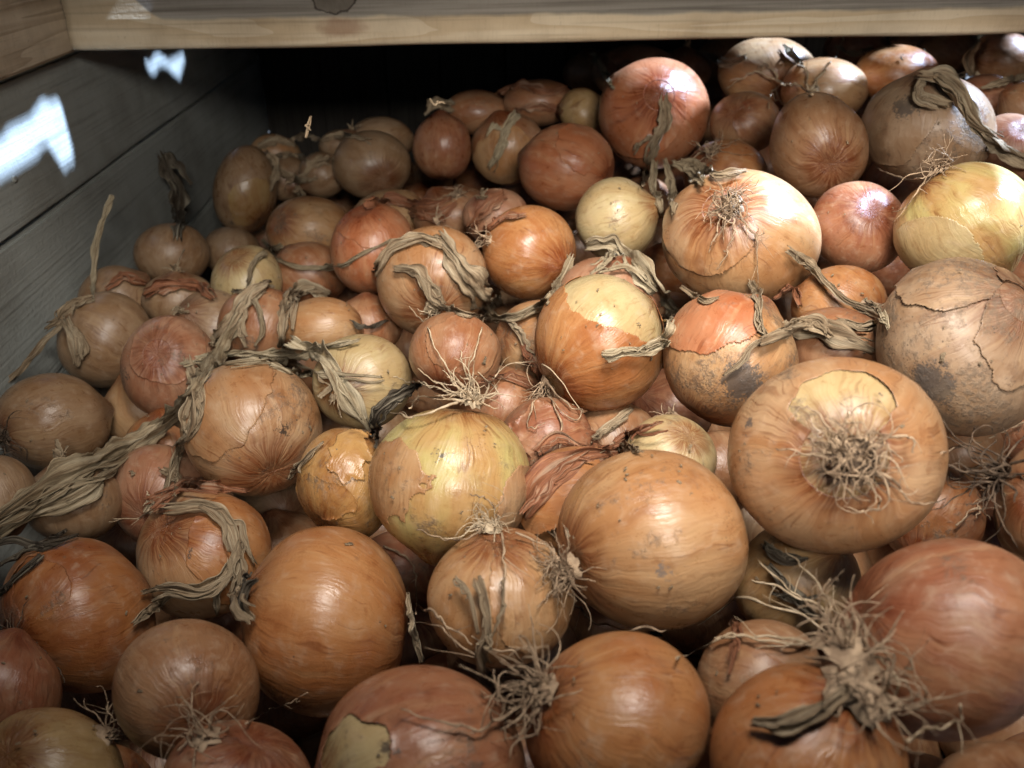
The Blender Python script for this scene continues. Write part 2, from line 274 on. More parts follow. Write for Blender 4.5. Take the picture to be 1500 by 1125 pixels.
# ---------------------------------------------------------------- the onions of the photograph: key, centre and half axes, root direction, skin, dirt, dullness, depth, label
TAB = [
 ('a1', 75, 1132, 112, 106, (-0.5, 0.3, 0.6), 'olive', 0.15, 0.3, 0.3727, 'smooth olive brown onion cut off by the bottom left corner of the frame'),
 ('a2', 118, 898, 112, 116, (-0.85, -0.35, 0.35), 'dorange', 0.25, 0.45, 0.4709, 'dark orange onion with torn gaping skin at the left edge, black roots on its left'),
 ('a3', 275, 1008, 108, 106, (0.1, -0.5, 0.8), 'brown', 0.35, 0.4, 0.374, 'tan brown onion with a dark smudge, below the small onion draped with grey leaf'),
 ('a4', 350, 1155, 112, 106, (0.2, 0.6, 0.6), 'red', 0.2, 0.5, 0.333, 'reddish onion with fine hairs rising over it, bottom edge left of centre'),
 ('a5', 480, 908, 128, 141, (0.9, -0.25, 0.1), 'orange', 0.06, 0.2, 0.4267, 'big smooth orange onion with horizontal veins and its pinched neck at the left'),
 ('a6', 300, 808, 99, 97, (-0.5, 0.35, 0.5), 'tan2', 0.3, 0.3, 0.5292, 'small orange tan onion with a ragged grey leaf hanging down its front'),
 ('a7', 620, 1118, 158, 150, (0.9, 0.3, -0.2), 'pale', 0.25, 0.3, 0.3203, 'large red brown onion with torn skin showing pale flesh, bottom centre'),
 ('a8', 730, 873, 108, 104, (0.0, 0.75, 0.45), 'tan', 0.1, 0.25, 0.388, 'golden onion with a short brown stalk stub in front, wedged between two larger onions'),
 ('a9', 952, 788, 140, 133, (-0.86, -0.3, 0.42), 'tan', 0.3, 0.3, 0.3831, 'large pale tan onion with a bristly root tuft on its left and a grey scar'),
 ('b1', 903, 1055, 137, 136, (-0.75, 0.25, 0.5), 'orange', 0.3, 0.4, 0.3162, 'orange brown onion with a mop of roots at its upper left, bottom centre right'),
 ('b2', 1180, 1106, 145, 144, (0.5, 0.6, 0.55), 'orange', 0.2, 0.3, 0.2834, 'glossy onion almost buried under a mass of grey roots, bottom right'),
 ('b3', 1382, 928, 163, 155, (-0.85, 0.2, 0.45), 'red', 0.25, 0.6, 0.3095, 'largest red brown onion with curved creases, right edge below the upturned onion'),
 ('b4', 1462, 1188, 112, 110, (0.3, 0.2, 0.8), 'brown', 0.1, 0.6, 0.2628, 'dark onion just peeking in at the bottom right corner'),
 ('b5', 1220, 666, 160, 142, (0.12, -0.03, 1), 'pale', 0.25, 0.35, 0.3685, 'large upturned onion showing its tangled root crown to the viewer'),
 ('b6', 1548, 738, 93, 96, (-0.3, 0.1, 0.8), 'brown', 0.1, 0.5, 0.3593, 'onion cut off by the right edge beside tangled dark roots'),
 ('b7', 1410, 508, 133, 131, (-0.5, -0.4, -0.5), 'mud', 1.0, 0.9, 0.4492, 'big muddy grey brown onion with cracked peeling top at the right edge'),
 ('b8', 660, 705, 118, 124, (0.15, 0.85, 0.1), 'green', 0.3, 0.2, 0.4426, 'large yellow green onion with orange flanks and long pale roots on top'),
 ('b9', 505, 708, 70, 85, (-0.5, -0.7, 0.3), 'gold', 0.45, 0.15, 0.5, 'shiny golden onion with flaking cracked skin, half behind the yellow green onion'),
 ('c1', 372, 627, 103, 100, (0.2, -0.5, 0.55), 'tan2', 0.55, 0.35, 0.5717, 'tan onion with black mould spots under a braided dry leaf'),
 ('c2', 240, 728, 76, 78, (-0.3, -0.3, 0.6), 'pink', 0.3, 0.5, 0.62, 'pinkish onion tucked behind the leaf draped small onion'),
 ('c3', 533, 558, 75, 71, (0.3, 0.1, -0.5), 'pale', 0.1, 0.4, 0.596, 'pale yellow onion beneath crossing dry leaf strips'),
 ('c4', 667, 520, 68, 63, (-0.2, -0.6, 0.5), 'rust', 0.25, 0.5, 0.5555, 'rust coloured round onion behind long upright pale roots'),
 ('c5', 634, 415, 82, 83, (0, -0.45, 0.75), 'tan2', 0.25, 0.25, 0.6964, 'tan onion wrapped by a broad dead leaf above the rust coloured onion'),
 ('c6', 775, 372, 69, 71, (-0.5, 0.2, -0.5), 'orange', 0.05, 0.15, 0.7074, 'bright smooth orange onion left of the pale olive onion'),
 ('c7', 903, 322, 65, 62, (-0.9, -0.3, -0.2), 'pale', 0.08, 0.3, 0.732, 'plain pale olive onion with one dark speck, in the middle of the pile'),
 ('c8', 880, 503, 97, 101, (-0.7, -0.5, 0.3), 'pale', 0.12, 0.1, 0.5283, 'glossy orange onion with torn skin baring a pale striped shoulder'),
 ('c9', 1068, 526, 99, 100, (-0.55, -0.8, 0.2), 'tan', 0.8, 0.35, 0.498, 'mud blotched onion with a twisted grey stalk running to the right'),
 ('d1', 1083, 350, 117, 102, (-0.15, 0.42, 0.75), 'tan', 0.2, 0.25, 0.6221, 'large half sunlit onion with a star of roots facing the viewer'),
 ('d2', 1258, 333, 73, 68, (0.2, 0.3, 0.6), 'red', 0.08, 0.4, 0.6321, 'smooth dark orange onion in shade between three larger onions'),
 ('d3', 1412, 330, 108, 91, (-0.55, 0.8, 0.1), 'green', 0.1, 0.2, 0.5638, 'pale green onion blazing white in the sun at the right edge'),
 ('d4', 1357, 190, 99, 90, (-0.1, -0.8, -0.2), 'mud', 0.75, 0.7, 0.7436, 'dusty brown onion with a thick dark stalk bending right'),
 ('d5', 1197, 214, 74, 79, (0.2, -0.3, 0.7), 'brown', 0.08, 0.35, 0.7343, 'plain brown onion with a thin sunlit rim, behind the root star onion'),
 ('d6', 957, 168, 82, 82, (-0.1, -0.3, -0.9), 'red2', 0.06, 0.3, 0.9475, 'bright red orange onion with a sunlit white cap and a bent dry stalk'),
 ('d7', 830, 247, 73, 66, (0.85, -0.3, 0.3), 'red2', 0.2, 0.5, 0.8644, 'matt salmon orange onion with wrinkled flap, above the pale olive onion'),
 ('d8', 743, 217, 57, 55, (0.2, -0.8, -0.2), 'rust', 0.3, 0.4, 1.0228, 'brown onion with a crumpled grey leaf down its face, near the back'),
 ('d9', 647, 217, 43, 56, (0.05, -0.9, 0.1), 'red', 0.1, 0.3, 1.0004, 'narrow upright red brown onion with a dark frayed neck at the back'),
 ('e1', 545, 243, 58, 52, (0.2, -0.3, 0.7), 'dull', 0.15, 0.6, 1.0399, 'dull tan onion in the back row beside the narrow upright one'),
 ('e2', 545, 365, 62, 67, (-0.2, 0.6, 0.3), 'red2', 0.25, 0.3, 0.8046, 'orange onion with striped cheek left of the leaf wrapped onion'),
 ('e3', 453, 338, 63, 52, (-0.6, 0.2, 0.5), 'tan', 0.6, 0.4, 0.9349, 'tan onion with grey mould smudges in the back left of the pile'),
 ('e4', 360, 280, 48, 67, (0.4, -0.6, 0.3), 'dull', 0.25, 0.25, 1.0601, 'egg shaped brownish onion standing at the back left near the wall'),
 ('e5', 452, 402, 60, 50, (0.4, -0.6, 0.3), 'rust', 0.2, 0.5, 0.8798, 'dark orange onion squeezed underneath the mould smudged onion'),
 ('e6', 363, 415, 54, 56, (-0.3, 0.5, 0.4), 'pale', 0.15, 0.3, 0.828, 'pale greenish onion beneath a thin bent leaf at the left'),
 ('e7', 253, 373, 57, 50, (0.1, 0.2, 0.8), 'dull', 0.2, 0.5, 0.899, 'dull brown onion alone beside the dark corner of the left wall'),
 ('e8', 262, 440, 56, 44, (0.1, 0.2, 0.8), 'dull', 0.3, 0.6, 0.8233, 'dim flattened onion directly under the lone dull brown onion'),
 ('e9', 158, 498, 73, 71, (0.75, -0.5, 0.1), 'dull', 0.2, 0.6, 0.7576, 'tan onion with a knotted leafy neck beside the left wall'),
 ('f1', 248, 537, 73, 76, (-0.2, 0.2, 0.7), 'pink', 0.35, 0.5, 0.6911, 'pink orange onion with a dark scratch at the left of the pile'),
 ('f2', 80, 618, 92, 72, (-0.93, -0.3, 0.3), 'dull', 0.3, 0.3, 0.6527, 'broad brown onion lying on its side at the left edge, roots at its left'),
 ('f3', 212, 598, 64, 62, (0.1, 0.2, 0.8), 'tan', 0.2, 0.5, 0.7391, 'onion showing only a sliver beneath the pink scratched onion'),
 ('f4', 474, 482, 68, 47, (0.85, 0.1, 0.1), 'tan', 0.1, 0.4, 0.6807, 'smooth peach tan onion topped by a curled grey leaf'),
 ('f5', 385, 480, 66, 64, (0.1, 0.2, 0.8), 'rust', 0.4, 0.5, 0.743, 'brownish onion hidden under draped leaves beside the peach tan one'),
 ('f6', 540, 478, 52, 50, (0.1, 0.2, 0.8), 'rust', 0.15, 0.5, 0.7354, 'small dark orange onion in the gap below the striped cheek onion'),
 ('f7', 790, 500, 66, 62, (-0.7, 0.2, 0.4), 'tan', 0.8, 0.5, 0.6267, 'muddy pale onion peeking from behind the glossy torn onion'),
 ('f8', 735, 600, 75, 72, (0.1, 0.2, 0.8), 'rust', 0.25, 0.5, 0.5928, 'brown onion in shadow right behind the pale roots'),
 ('f9', 802, 650, 74, 72, (0.1, 0.2, 0.8), 'red', 0.4, 0.6, 0.5063, 'dark reddish onion in the gap behind hanging roots'),
 ('g1', 1228, 450, 72, 64, (0.6, -0.3, 0.3), 'orange', 0.05, 0.5, 0.5758, 'plain orange onion crossed by a diagonal stick like stalk'),
 ('g2', 1222, 512, 80, 62, (0.1, 0.2, 0.8), 'rust', 0.25, 0.6, 0.5272, 'brown onion under the twisted grey stalk'),
 ('g3', 892, 435, 74, 60, (0.1, 0.2, 0.8), 'pink', 0.1, 0.5, 0.6597, 'pinkish onion whose top shows below the crumpled leaf'),
 ('g4', 1062, 258, 62, 54, (-0.5, 0.4, 0.4), 'orange', 0.15, 0.5, 0.8329, 'orange onion with a wiry root nest, behind the root star onion'),
 ('g5', 1092, 180, 53, 46, (-0.2, 0.3, 0.6), 'brown', 0.2, 0.6, 0.9055, 'dark brown onion in shade right of the red orange one'),
 ('g6', 1122, 108, 74, 56, (0.25, -0.4, 0.7), 'tan', 0.15, 0.5, 1.0393, 'onion with a bright sunlit cap just under the rail, roots below it'),
 ('g7', 1207, 134, 64, 50, (-0.75, 0.2, 0.3), 'tan', 0.15, 0.4, 0.9469, 'tan onion with sunlit shoulder and long white roots reaching up'),
 ('g8', 1314, 110, 63, 45, (0.6, 0.2, 0.3), 'orange', 0.1, 0.3, 0.9693, 'orange onion with streaky sunlit right half, near the rail'),
 ('g9', 1470, 88, 52, 44, (-0.8, 0.2, 0.3), 'brown', 0.2, 0.5, 0.9837, 'brown onion with flaking neck in the top right corner'),
 ('h1', 1482, 215, 55, 50, (0.2, 0.4, 0.6), 'pink', 0.35, 0.5, 0.7554, 'pinkish sun dappled onion at the right edge behind the dark stalk'),
 ('h2', 1385, 78, 52, 36, (0.1, 0.2, 0.8), 'brown', 0.2, 0.6, 1.1718, 'dim onion under the rail above the dusty brown onion'),
 ('h3', 930, 106, 63, 44, (-0.3, 0.2, 0.6), 'brown', 0.2, 0.6, 1.1605, 'dim brown onion behind the red orange onion'),
 ('h4', 855, 166, 36, 38, (0.1, 0.2, 0.8), 'olive', 0.3, 0.5, 1.0736, 'small olive onion left of the red orange onion'),
 ('h5', 472, 256, 36, 35, (0.1, 0.2, 0.8), 'dull', 0.3, 0.5, 1.084, 'small tan onion left of the dull tan back row onion'),
 ('h6', 575, 318, 60, 42, (0.1, 0.2, 0.8), 'tan', 0.3, 0.6, 0.9422, 'flat tan onion in the gap above the striped cheek onion'),
 ('h7', 666, 314, 60, 46, (0.1, 0.2, 0.8), 'rust', 0.3, 0.6, 0.9031, 'brown onion below the narrow upright one, hairy roots over it'),
 ('h8', 727, 318, 50, 42, (0.1, 0.2, 0.8), 'pink', 0.3, 0.6, 0.8167, 'dusky pink onion above the bright smooth orange onion'),
 ('h9', 404, 224, 38, 28, (0.1, 0.2, 0.8), 'tan', 0.3, 0.6, 1.2311, 'small flat orange onion at the very back left'),
 ('i1', 1003, 104, 40, 36, (0.1, 0.2, 0.8), 'brown', 0.2, 0.6, 1.1923, 'barely lit onion between the red orange onion and the sun capped one'),
 ('i2', 1252, 72, 48, 34, (0.1, 0.2, 0.8), 'red', 0.2, 0.6, 1.2683, 'barely lit onion under the rail behind the long white roots'),
 ('i3', 1505, 160, 46, 42, (0.1, 0.2, 0.8), 'brown', 0.2, 0.6, 0.8449, 'little piece of onion at the right edge below the flaking neck'),
 ('i4', 110, 735, 76, 66, (0.1, 0.2, 0.8), 'dull', 0.3, 0.6, 0.5832, 'greyish onion buried under long withered leaves at the left'),
 ('i5', -5, 728, 64, 62, (0.1, 0.2, 0.8), 'dull', 0.3, 0.6, 0.5407, 'pale brown onion cut off by the left edge among withered leaves'),
 ('i6', 0, 1005, 92, 88, (0.1, 0.2, 0.8), 'red', 0.2, 0.6, 0.4063, 'dark red onion at the left edge under the black roots'),
 ('i7', 1165, 850, 95, 90, (0.1, 0.2, 0.8), 'olive', 0.2, 0.6, 0.4005, 'shadowed olive onion underneath the upturned onion'),
 ('i8', 985, 668, 70, 62, (0.3, 0.4, 0.5), 'pale', 0.35, 0.5, 0.4511, 'pale striped onion below the mud blotched one, red skin flake beside it'),
 ('i9', 1110, 1000, 98, 96, (0.1, 0.2, 0.8), 'brown', 0.2, 0.6, 0.3446, 'shadowed onion behind the grey root mass'),
 ('j1', 895, 655, 72, 66, (0.1, 0.2, 0.8), 'brown', 0.2, 0.6, 0.5431, 'almost black shaded onion beneath the glossy torn onion'),
 ('j2', 340, 368, 44, 42, (0.1, 0.2, 0.8), 'dull', 0.2, 0.6, 0.9838, 'tiny dim onion right of the lone dull brown onion'),
 ('j3', 245, 655, 64, 60, (0.1, 0.2, 0.8), 'orange', 0.2, 0.6, 0.6722, 'orange onion glimpsed behind the broad diagonal leaf'),
 ('j4', 308, 480, 60, 56, (0.1, 0.2, 0.8), 'dull', 0.3, 0.6, 0.7819, 'shaded onion behind the pink scratched one'),
 ('j5', 172, 440, 58, 52, (0.1, 0.2, 0.8), 'dull', 0.3, 0.6, 0.8314, 'shaded onion at the foot of the left wall'),
 ('j6', 790, 152, 54, 36, (0.1, 0.2, 0.8), 'rust', 0.3, 0.6, 1.1377, 'dim orange onion at the back behind the salmon orange one'),
 ('j7', 420, 262, 36, 34, (0.1, 0.2, 0.8), 'dull', 0.3, 0.6, 1.125, 'small dim onion with hairs right of the egg shaped onion'),
 ('j8', 850, 745, 95, 88, (0.1, 0.2, 0.8), 'orange', 0.2, 0.5, 0.4555, 'orange onion wearing a loose peeled skin behind the large pale tan one'),
 ('j9', 1052, 692, 68, 62, (0.1, 0.2, 0.8), 'brown', 0.2, 0.5, 0.4823, 'brown onion in the gap left of the upturned onion'),
 ('k1', 700, 165, 50, 34, (0.1, 0.2, 0.8), 'rust', 0.3, 0.6, 1.1642, 'faint onion in the darkness at the back above the grey leaf onion'),
 ('k2', 560, 205, 48, 34, (0.1, 0.2, 0.8), 'dull', 0.3, 0.6, 1.1845, 'faint onion in the darkness behind the dull tan one'),
 ('k3', 1445, 160, 60, 52, (0.1, 0.2, 0.8), 'red', 0.2, 0.6, 0.9132, 'hidden onion between the dusty brown one and the right edge'),
 ('k4', 1340, 70, 42, 32, (0.1, 0.2, 0.8), 'rust', 0.2, 0.6, 1.2425, 'shaded onion beneath the rail left of the dim one'),
 ('k5', 1060, 85, 42, 34, (0.1, 0.2, 0.8), 'brown', 0.2, 0.6, 1.3201, 'shaded onion under the rail left of the sun capped one'),
 ('k6', 870, 105, 46, 34, (0.1, 0.2, 0.8), 'brown', 0.3, 0.6, 1.3574, 'faint onion under the rail at the tip of a white curled leaf'),
 ('k7', 505, 215, 38, 26, (0.1, 0.2, 0.8), 'dull', 0.3, 0.6, 1.1417, 'faint low onion at the back left of the dull tan one')]
SURF = [-0.29476, 0.28999, 0.02523, -0.07186, -0.08793]
FILL = [[0.1638, 0.7201, -0.374, 0.0364], [0.2653, 1.1472, -0.3844, 0.04], [-0.1417, 1.3368, -0.4536, 0.0401], [-0.186, 1.5063, -0.4747, 0.043], [0.3724, 0.4541, -0.3215, 0.0348], [0.2352, 1.2423, -0.3568, 0.0371], [-0.1267, 1.2721, -0.3963, 0.0341], [0.2671, 0.2189, -0.3837, 0.0437], [0.1772, 0.1972, -0.3642, 0.0411], [-0.1452, 0.334, -0.4433, 0.0402], [0.4812, 0.6563, -0.2971, 0.0395], [0.1824, 0.246, -0.4311, 0.0408], [0.4166, 0.7625, -0.3741, 0.0393], [0.2028, 1.1846, -0.3757, 0.0354], [0.1072, 0.2358, -0.407, 0.0382], [0.0027, 0.2456, -0.4057, 0.0447], [-0.0213, 0.3518, -0.4767, 0.0401], [-0.2791, 0.3302, -0.5416, 0.0383], [-0.0035, 0.7475, -0.4037, 0.0356], [-0.0059, 0.9263, -0.4236, 0.0443], [0.5353, 1.0972, -0.3297, 0.0397], [0.4153, 1.2915, -0.3726, 0.0456], [-0.0886, 0.4434, -0.456, 0.0406], [0.6221, 1.451, -0.3146, 0.0434], [-0.3233, 1.5079, -0.5033, 0.0434], [-0.372, 0.3368, -0.524, 0.0435], [-0.2501, 0.7712, -0.4624, 0.0448], [-0.1145, 0.2629, -0.4831, 0.0395], [-0.0372, 0.8661, -0.4704, 0.0355], [0.6672, 0.9885, -0.2749, 0.0426], [0.3342, 0.3153, -0.3955, 0.0365], [-0.0465, 1.2256, -0.387, 0.043], [0.0717, 1.1376, -0.4131, 0.0456], [-0.202, 1.3912, -0.4494, 0.036], [0.206, 1.0372, -0.4121, 0.0388], [-0.2188, 0.557, -0.4764, 0.0385], [-0.2452, 1.0517, -0.5014, 0.0452], [0.174, 0.7945, -0.348, 0.0354], [-0.3119, 1.3437, -0.4573, 0.0417], [-0.0669, 1.3668, -0.4554, 0.0442], [0.4215, 0.532, -0.3166, 0.0361], [0.4676, 0.8499, -0.3766, 0.0365], [0.5349, 1.176, -0.3482, 0.0403], [0.2879, 0.7472, -0.3613, 0.034], [0.1729, 0.9889, -0.3494, 0.0459], [0.1282, 0.3662, -0.4037, 0.0349], [0.4809, 0.9712, -0.3121, 0.0408], [-0.1377, 0.6551, -0.4714, 0.0394], [-0.2878, 1.2195, -0.4311, 0.0395], [0.7029, 1.07, -0.278, 0.0437], [0.6224, 0.9055, -0.3014, 0.0442], [0.5766, 0.7804, -0.3484, 0.0402], [0.3816, 1.4827, -0.3126, 0.0431], [-0.0368, 1.4656, -0.4476, 0.0452], [0.0621, 0.3794, -0.4357, 0.035], [-0.253, 0.2753, -0.4689, 0.0371], [0.1787, 1.3173, -0.3955, 0.0387], [0.515, 0.7303, -0.3131, 0.035], [-0.2545, 0.4694, -0.5347, 0.0411], [0.334, 0.364, -0.321, 0.0418], [0.3065, 0.4369, -0.3311, 0.0355], [0.3617, 1.4051, -0.333, 0.0411], [0.5599, 1.3009, -0.2993, 0.0361], [0.1714, 0.8696, -0.3545, 0.0435], [-0.3086, 0.4024, -0.5566, 0.0412], [0.3374, 0.507, -0.3862, 0.0393], [0.3814, 0.9673, -0.3281, 0.0347], [0.4346, 0.4942, -0.3765, 0.0353], [-0.1997, 0.9194, -0.4354, 0.0436], [-0.112, 0.7408, -0.4827, 0.0415], [0.2881, 1.3588, -0.3851, 0.0435], [-0.1418, 0.8828, -0.4909, 0.0451], [-0.3287, 1.4156, -0.4961, 0.044], [0.2019, 1.4189, -0.394, 0.0442], [0.4005, 0.5646, -0.3804, 0.0395], [-0.1212, 0.5407, -0.4991, 0.0364], [-0.0296, 1.0038, -0.4635, 0.0364], [0.0116, 0.8203, -0.4211, 0.0415], [0.0183, 1.2718, -0.4122, 0.0424], [-0.0621, 1.3109, -0.3927, 0.0455], [0.5656, 0.8373, -0.2859, 0.0437], [-0.371, 1.136, -0.4541, 0.0442], [0.1353, 0.5619, -0.3777, 0.039], [0.1276, 0.6279, -0.4202, 0.035], [-0.1923, 0.4896, -0.4723, 0.0393], [0.2276, 1.071, -0.342, 0.0418], [-0.2263, 0.6209, -0.5208, 0.0408], [0.4, 1.0314, -0.3559, 0.0385], [0.3809, 1.1657, -0.346, 0.0434], [0.1895, 0.9451, -0.4174, 0.0383], [0.2763, 0.2903, -0.3417, 0.0346], [0.2643, 0.3741, -0.3322, 0.0344], [0.0192, 1.0769, -0.374, 0.0441], [-0.3533, 0.5354, -0.507, 0.0441], [0.3698, 0.7275, -0.317, 0.0364], [0.5711, 1.253, -0.3666, 0.0384], [0.0853, 0.919, -0.3787, 0.0446], [0.6906, 1.0164, -0.3454, 0.0351], [0.2927, 1.2678, -0.3997, 0.0355], [-0.1465, 1.425, -0.4308, 0.0346], [0.3289, 0.4247, -0.3985, 0.04], [0.1725, 0.4271, -0.3915, 0.0388], [0.2199, 0.822, -0.417, 0.0429], [-0.145, 1.1933, -0.4103, 0.0361], [-0.1568, 0.3719, -0.5154, 0.0422], [-0.0839, 0.6854, -0.431, 0.0355], [0.1847, 0.2979, -0.3718, 0.034], [0.0011, 0.328, -0.4048, 0.0424], [0.2625, 0.6766, -0.3361, 0.0379], [0.4396, 1.3717, -0.3835, 0.0451], [0.3698, 0.8957, -0.3811, 0.0396], [0.4364, 1.111, -0.3782, 0.0413], [0.0991, 0.9847, -0.4135, 0.035], [0.0432, 0.691, -0.4429, 0.0413], [-0.1985, 0.7105, -0.492, 0.0371], [-0.3807, 0.5878, -0.5605, 0.0378], [-0.0223, 0.2619, -0.4785, 0.0352], [0.3232, 1.2999, -0.3213, 0.0415], [-0.267, 0.8437, -0.5092, 0.0361], [0.4675, 0.5738, -0.3553, 0.0341], [0.3162, 0.8021, -0.3998, 0.0422], [-0.2073, 0.4, -0.4606, 0.0397], [0.3636, 1.4925, -0.3854, 0.0369], [0.159, 1.1478, -0.3428, 0.0346], [-0.2859, 0.3525, -0.4713, 0.0361], [-0.2599, 1.2827, -0.4431, 0.0342]]
# ---------------------------------------------------------------- the bin: rails, walls, boards
def stain_rail(n, p, c, lines):
    s = n.new('ShaderNodeSeparateXYZ'); n.put(s.inputs[0], p); x, y, z = s.outputs
    wob = n.math('MULTIPLY', n.math('SUBTRACT', n.noise(n.vmath('MULTIPLY', p, (6, 1, 1)), 3, 3), .5), .008)
    zb = n.math('ADD', n.math('ADD', .0275, wob), n.math('ADD', n.math('MULTIPLY', n.step(x, .10, .03), .06), n.math('MULTIPLY', n.step(x, .2, .75), -.004)))
    grey = n.step(n.math('SUBTRACT', z, zb), -.001, .003)
    gcol = n.mix(n.step(lines, .35, .7), (.36, .325, .28), (.18, .155, .13))
    c = n.mix(n.math('MULTIPLY', grey, .93), c, gcol)
    # reddish pitch stain, knot with a dark rim
    def dist(x0, z0, sx, sz):
        a = n.math('DIVIDE', n.math('SUBTRACT', x, x0), sx); b = n.math('DIVIDE', n.math('SUBTRACT', z, z0), sz)
        return n.math('SQRT', n.math('ADD', n.math('MULTIPLY', a, a), n.math('MULTIPLY', b, b)))
    r = n.math('ADD', dist(.276, .019, .032, .012), n.math('MULTIPLY', n.noise(p, 90, 3), .7))
    c = n.mix(n.step(r, 1.35, .75, 0, .55), c, (.27, .115, .06))
    k = n.math('ADD', dist(.270, .045, .0215, .014), n.math('MULTIPLY', n.noise(p, 75, 4), .62))
    k = n.math('SUBTRACT', k, .2)
    c = n.mix(n.step(k, 1.15, 1.0), c, n.mix(n.noise(p, 130, 4), (.27, .235, .19), (.14, .11, .085)))
    c = n.mix(n.step(n.math('ABSOLUTE', n.math('SUBTRACT', k, 1.1)), .09, .02, 0, .85), c, (.035, .024, .017))
    return c
M['rail'] = wood_material('rail_pine', 'x', (.74, .60, .42), (.58, .42, .25), (.40, .30, .20), 1.0, stain_rail)
M['rail_side'] = wood_material('side_rail_pine', 'y', (.76, .63, .47), (.50, .37, .25), (.42, .32, .22), .8)
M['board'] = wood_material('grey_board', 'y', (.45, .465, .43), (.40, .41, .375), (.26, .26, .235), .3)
M['board_dark'] = wood_material('shade_dark_board', 'z', (.060, .052, .044), (.045, .038, .032), (.022, .018, .015), .7)  # wood tone darkened to near black in place of the back wall's shade
M['floor'] = wood_material('floor_board', 'x', (.16, .14, .12), (.12, .10, .08), (.05, .04, .03), .7)

def board(name, lo, hi, mat, parent=None, cuts=(1, 1, 1), warp=.0012, seed=0, bev=.0015):
    """a sawn board: box with slightly wavy faces and worn arrises; its origin in its own corner"""
    lo = np.array(lo, float); hi = np.array(hi, float); size = hi - lo
    import bmesh
    bm = bmesh.new(); bmesh.ops.create_cube(bm, size=1)
    for v in bm.verts: v.co = Vector(((v.co.x + .5) * size[0], (v.co.y + .5) * size[1], (v.co.z + .5) * size[2]))
    ax = int(np.argmax(size)); L = size[ax]; nseg = max(2, int(L / .05)); 
    ed = [e for e in bm.edges if abs((e.verts[0].co - e.verts[1].co)[ax]) > L * .9]
    bmesh.ops.subdivide_edges(bm, edges=ed, cuts=nseg, use_grid_fill=True)
    eb = [e for e in bm.edges if abs((e.verts[0].co - e.verts[1].co)[ax]) > 1e-5 and len(e.link_faces) == 2 and e.calc_face_angle(0) > 1]
    bmesh.ops.bevel(bm, geom=eb, offset=bev, segments=2, affect='EDGES')
    sn = SNoise(seed, 8, 1)
    for v in bm.verts:
        q = (lo + np.array(v.co)) * 14; a = (ax + 1) % 3; b = (ax + 2) % 3
        v.co[a] += warp * float(sn(q)); v.co[b] += warp * float(sn(q + 31))
    me = bpy.data.meshes.new(name); bm.to_mesh(me); bm.free(); me.materials.append(mat)
    o = bpy.data.objects.new(name, me); col.objects.link(o); o.location = Vector(lo)
    if parent is not None: o.parent = parent; o.location = Vector(lo) - parent.location
    return o

RA = unproj(110, 77, .80); RB = unproj(1575, 47, .79)
# cross rail: profile swept from RA to RB, a saw chamfer along its lower third
def cross_rail():
    ex = (RB - RA); L = np.linalg.norm(ex); ex /= L
    prof = [(.044, 0), (.004, 0), (.0005, .0012), (-.0022, .003), (-.0030, .006), (-.0028, .024), (-.0015, .0275), (0, .030), (0, .072), (.003, .076), (.044, .076), (.047, .072), (.047, .003)]
    n = 120; V = []; Fc = []; sn = SNoise(3, 10, 1); m = len(prof)
    for i in range(n):
        x = L * i / (n - 1)
        for k, (y, z) in enumerate(prof):
            q = np.array([x * 9, y * 60, z * 60])
            wv = .0007 * sn(q) + .0003 * sn(q * 3.1)
            V.append((x + .0012 * (sn(np.array([k, z * 90, 3])) if i == 0 else 0), y + wv, z + .0008 * sn(q + 9) * (1 if z < .03 else .4)))
    for i in range(n - 1):
        for k in range(m): Fc.append((i * m + k, (i + 1) * m + k, (i + 1) * m + (k + 1) % m, i * m + (k + 1) % m))
    Fc.append(tuple(range(m))); Fc.append(tuple(range((n - 1) * m, n * m))[::-1])
    o = mesh_obj('cross_rail', V, Fc, M['rail'])
    o.location = RA
    yaw = math.atan2(ex[1], ex[0]); pit = math.asin(ex[2])
    o.rotation_euler = (0, -pit, yaw)
    me = o.data
    for p in me.polygons: p.use_smooth = True
    return o
tag(cross_rail(), 'long knotty pine rail across the top of the picture, grey above and yellow below', 'timber rail')
sr = board('side_rail', (RA[0] - .056, RA[1] - .80, RA[2] - .0004), (RA[0] - .0002, RA[1] + .010, RA[2] + .072), M['rail_side'], seed=5, warp=.0007, bev=.003)
tag(sr, 'short stub of pale ridged timber butting the long rail in the top left corner', 'timber rail')

XW = -.434
d = CRn @ raydir(0, 365); tz = (XW) / d[0]; ZJ = OFF.z + d[2] * tz            # height of the plank joint
ZT = RA[2] - .004
wl = tag(empty('bin_side_wall', (XW - .012, .8, .42)), 'grey plank side of the bin on the left with one slanting joint and blue white sun spots', 'bin wall')
tops = [ZT, ZJ, ZJ - .145, ZJ - .29, .42]
for i in range(4):
    board('plank', (XW - .022 - (.0015 if i % 2 else 0), -.10, tops[i + 1] + (.0022 if i < 3 else 0)), (XW - (.002 if i % 2 else 0), 1.66, tops[i] - .0018), M['board'], wl, seed=20 + i, warp=.0010, bev=.0028)
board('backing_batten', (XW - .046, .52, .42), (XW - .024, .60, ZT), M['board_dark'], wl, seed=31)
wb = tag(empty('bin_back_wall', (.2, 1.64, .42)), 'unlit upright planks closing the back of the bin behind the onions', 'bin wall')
board('light_seal_sheet', (XW, 1.650, .42), (.98, 1.662, 1.04), M['board_dark'], wb, seed=39)  # unseen sheet added behind the planks to stop light leaking through
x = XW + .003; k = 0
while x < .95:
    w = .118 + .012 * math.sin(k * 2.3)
    board('plank', (x, 1.62 + .002 * (k % 2), .42), (min(x + w, .97) - .004, 1.642, 1.03), M['board_dark'], wb, seed=40 + k); x += w; k += 1
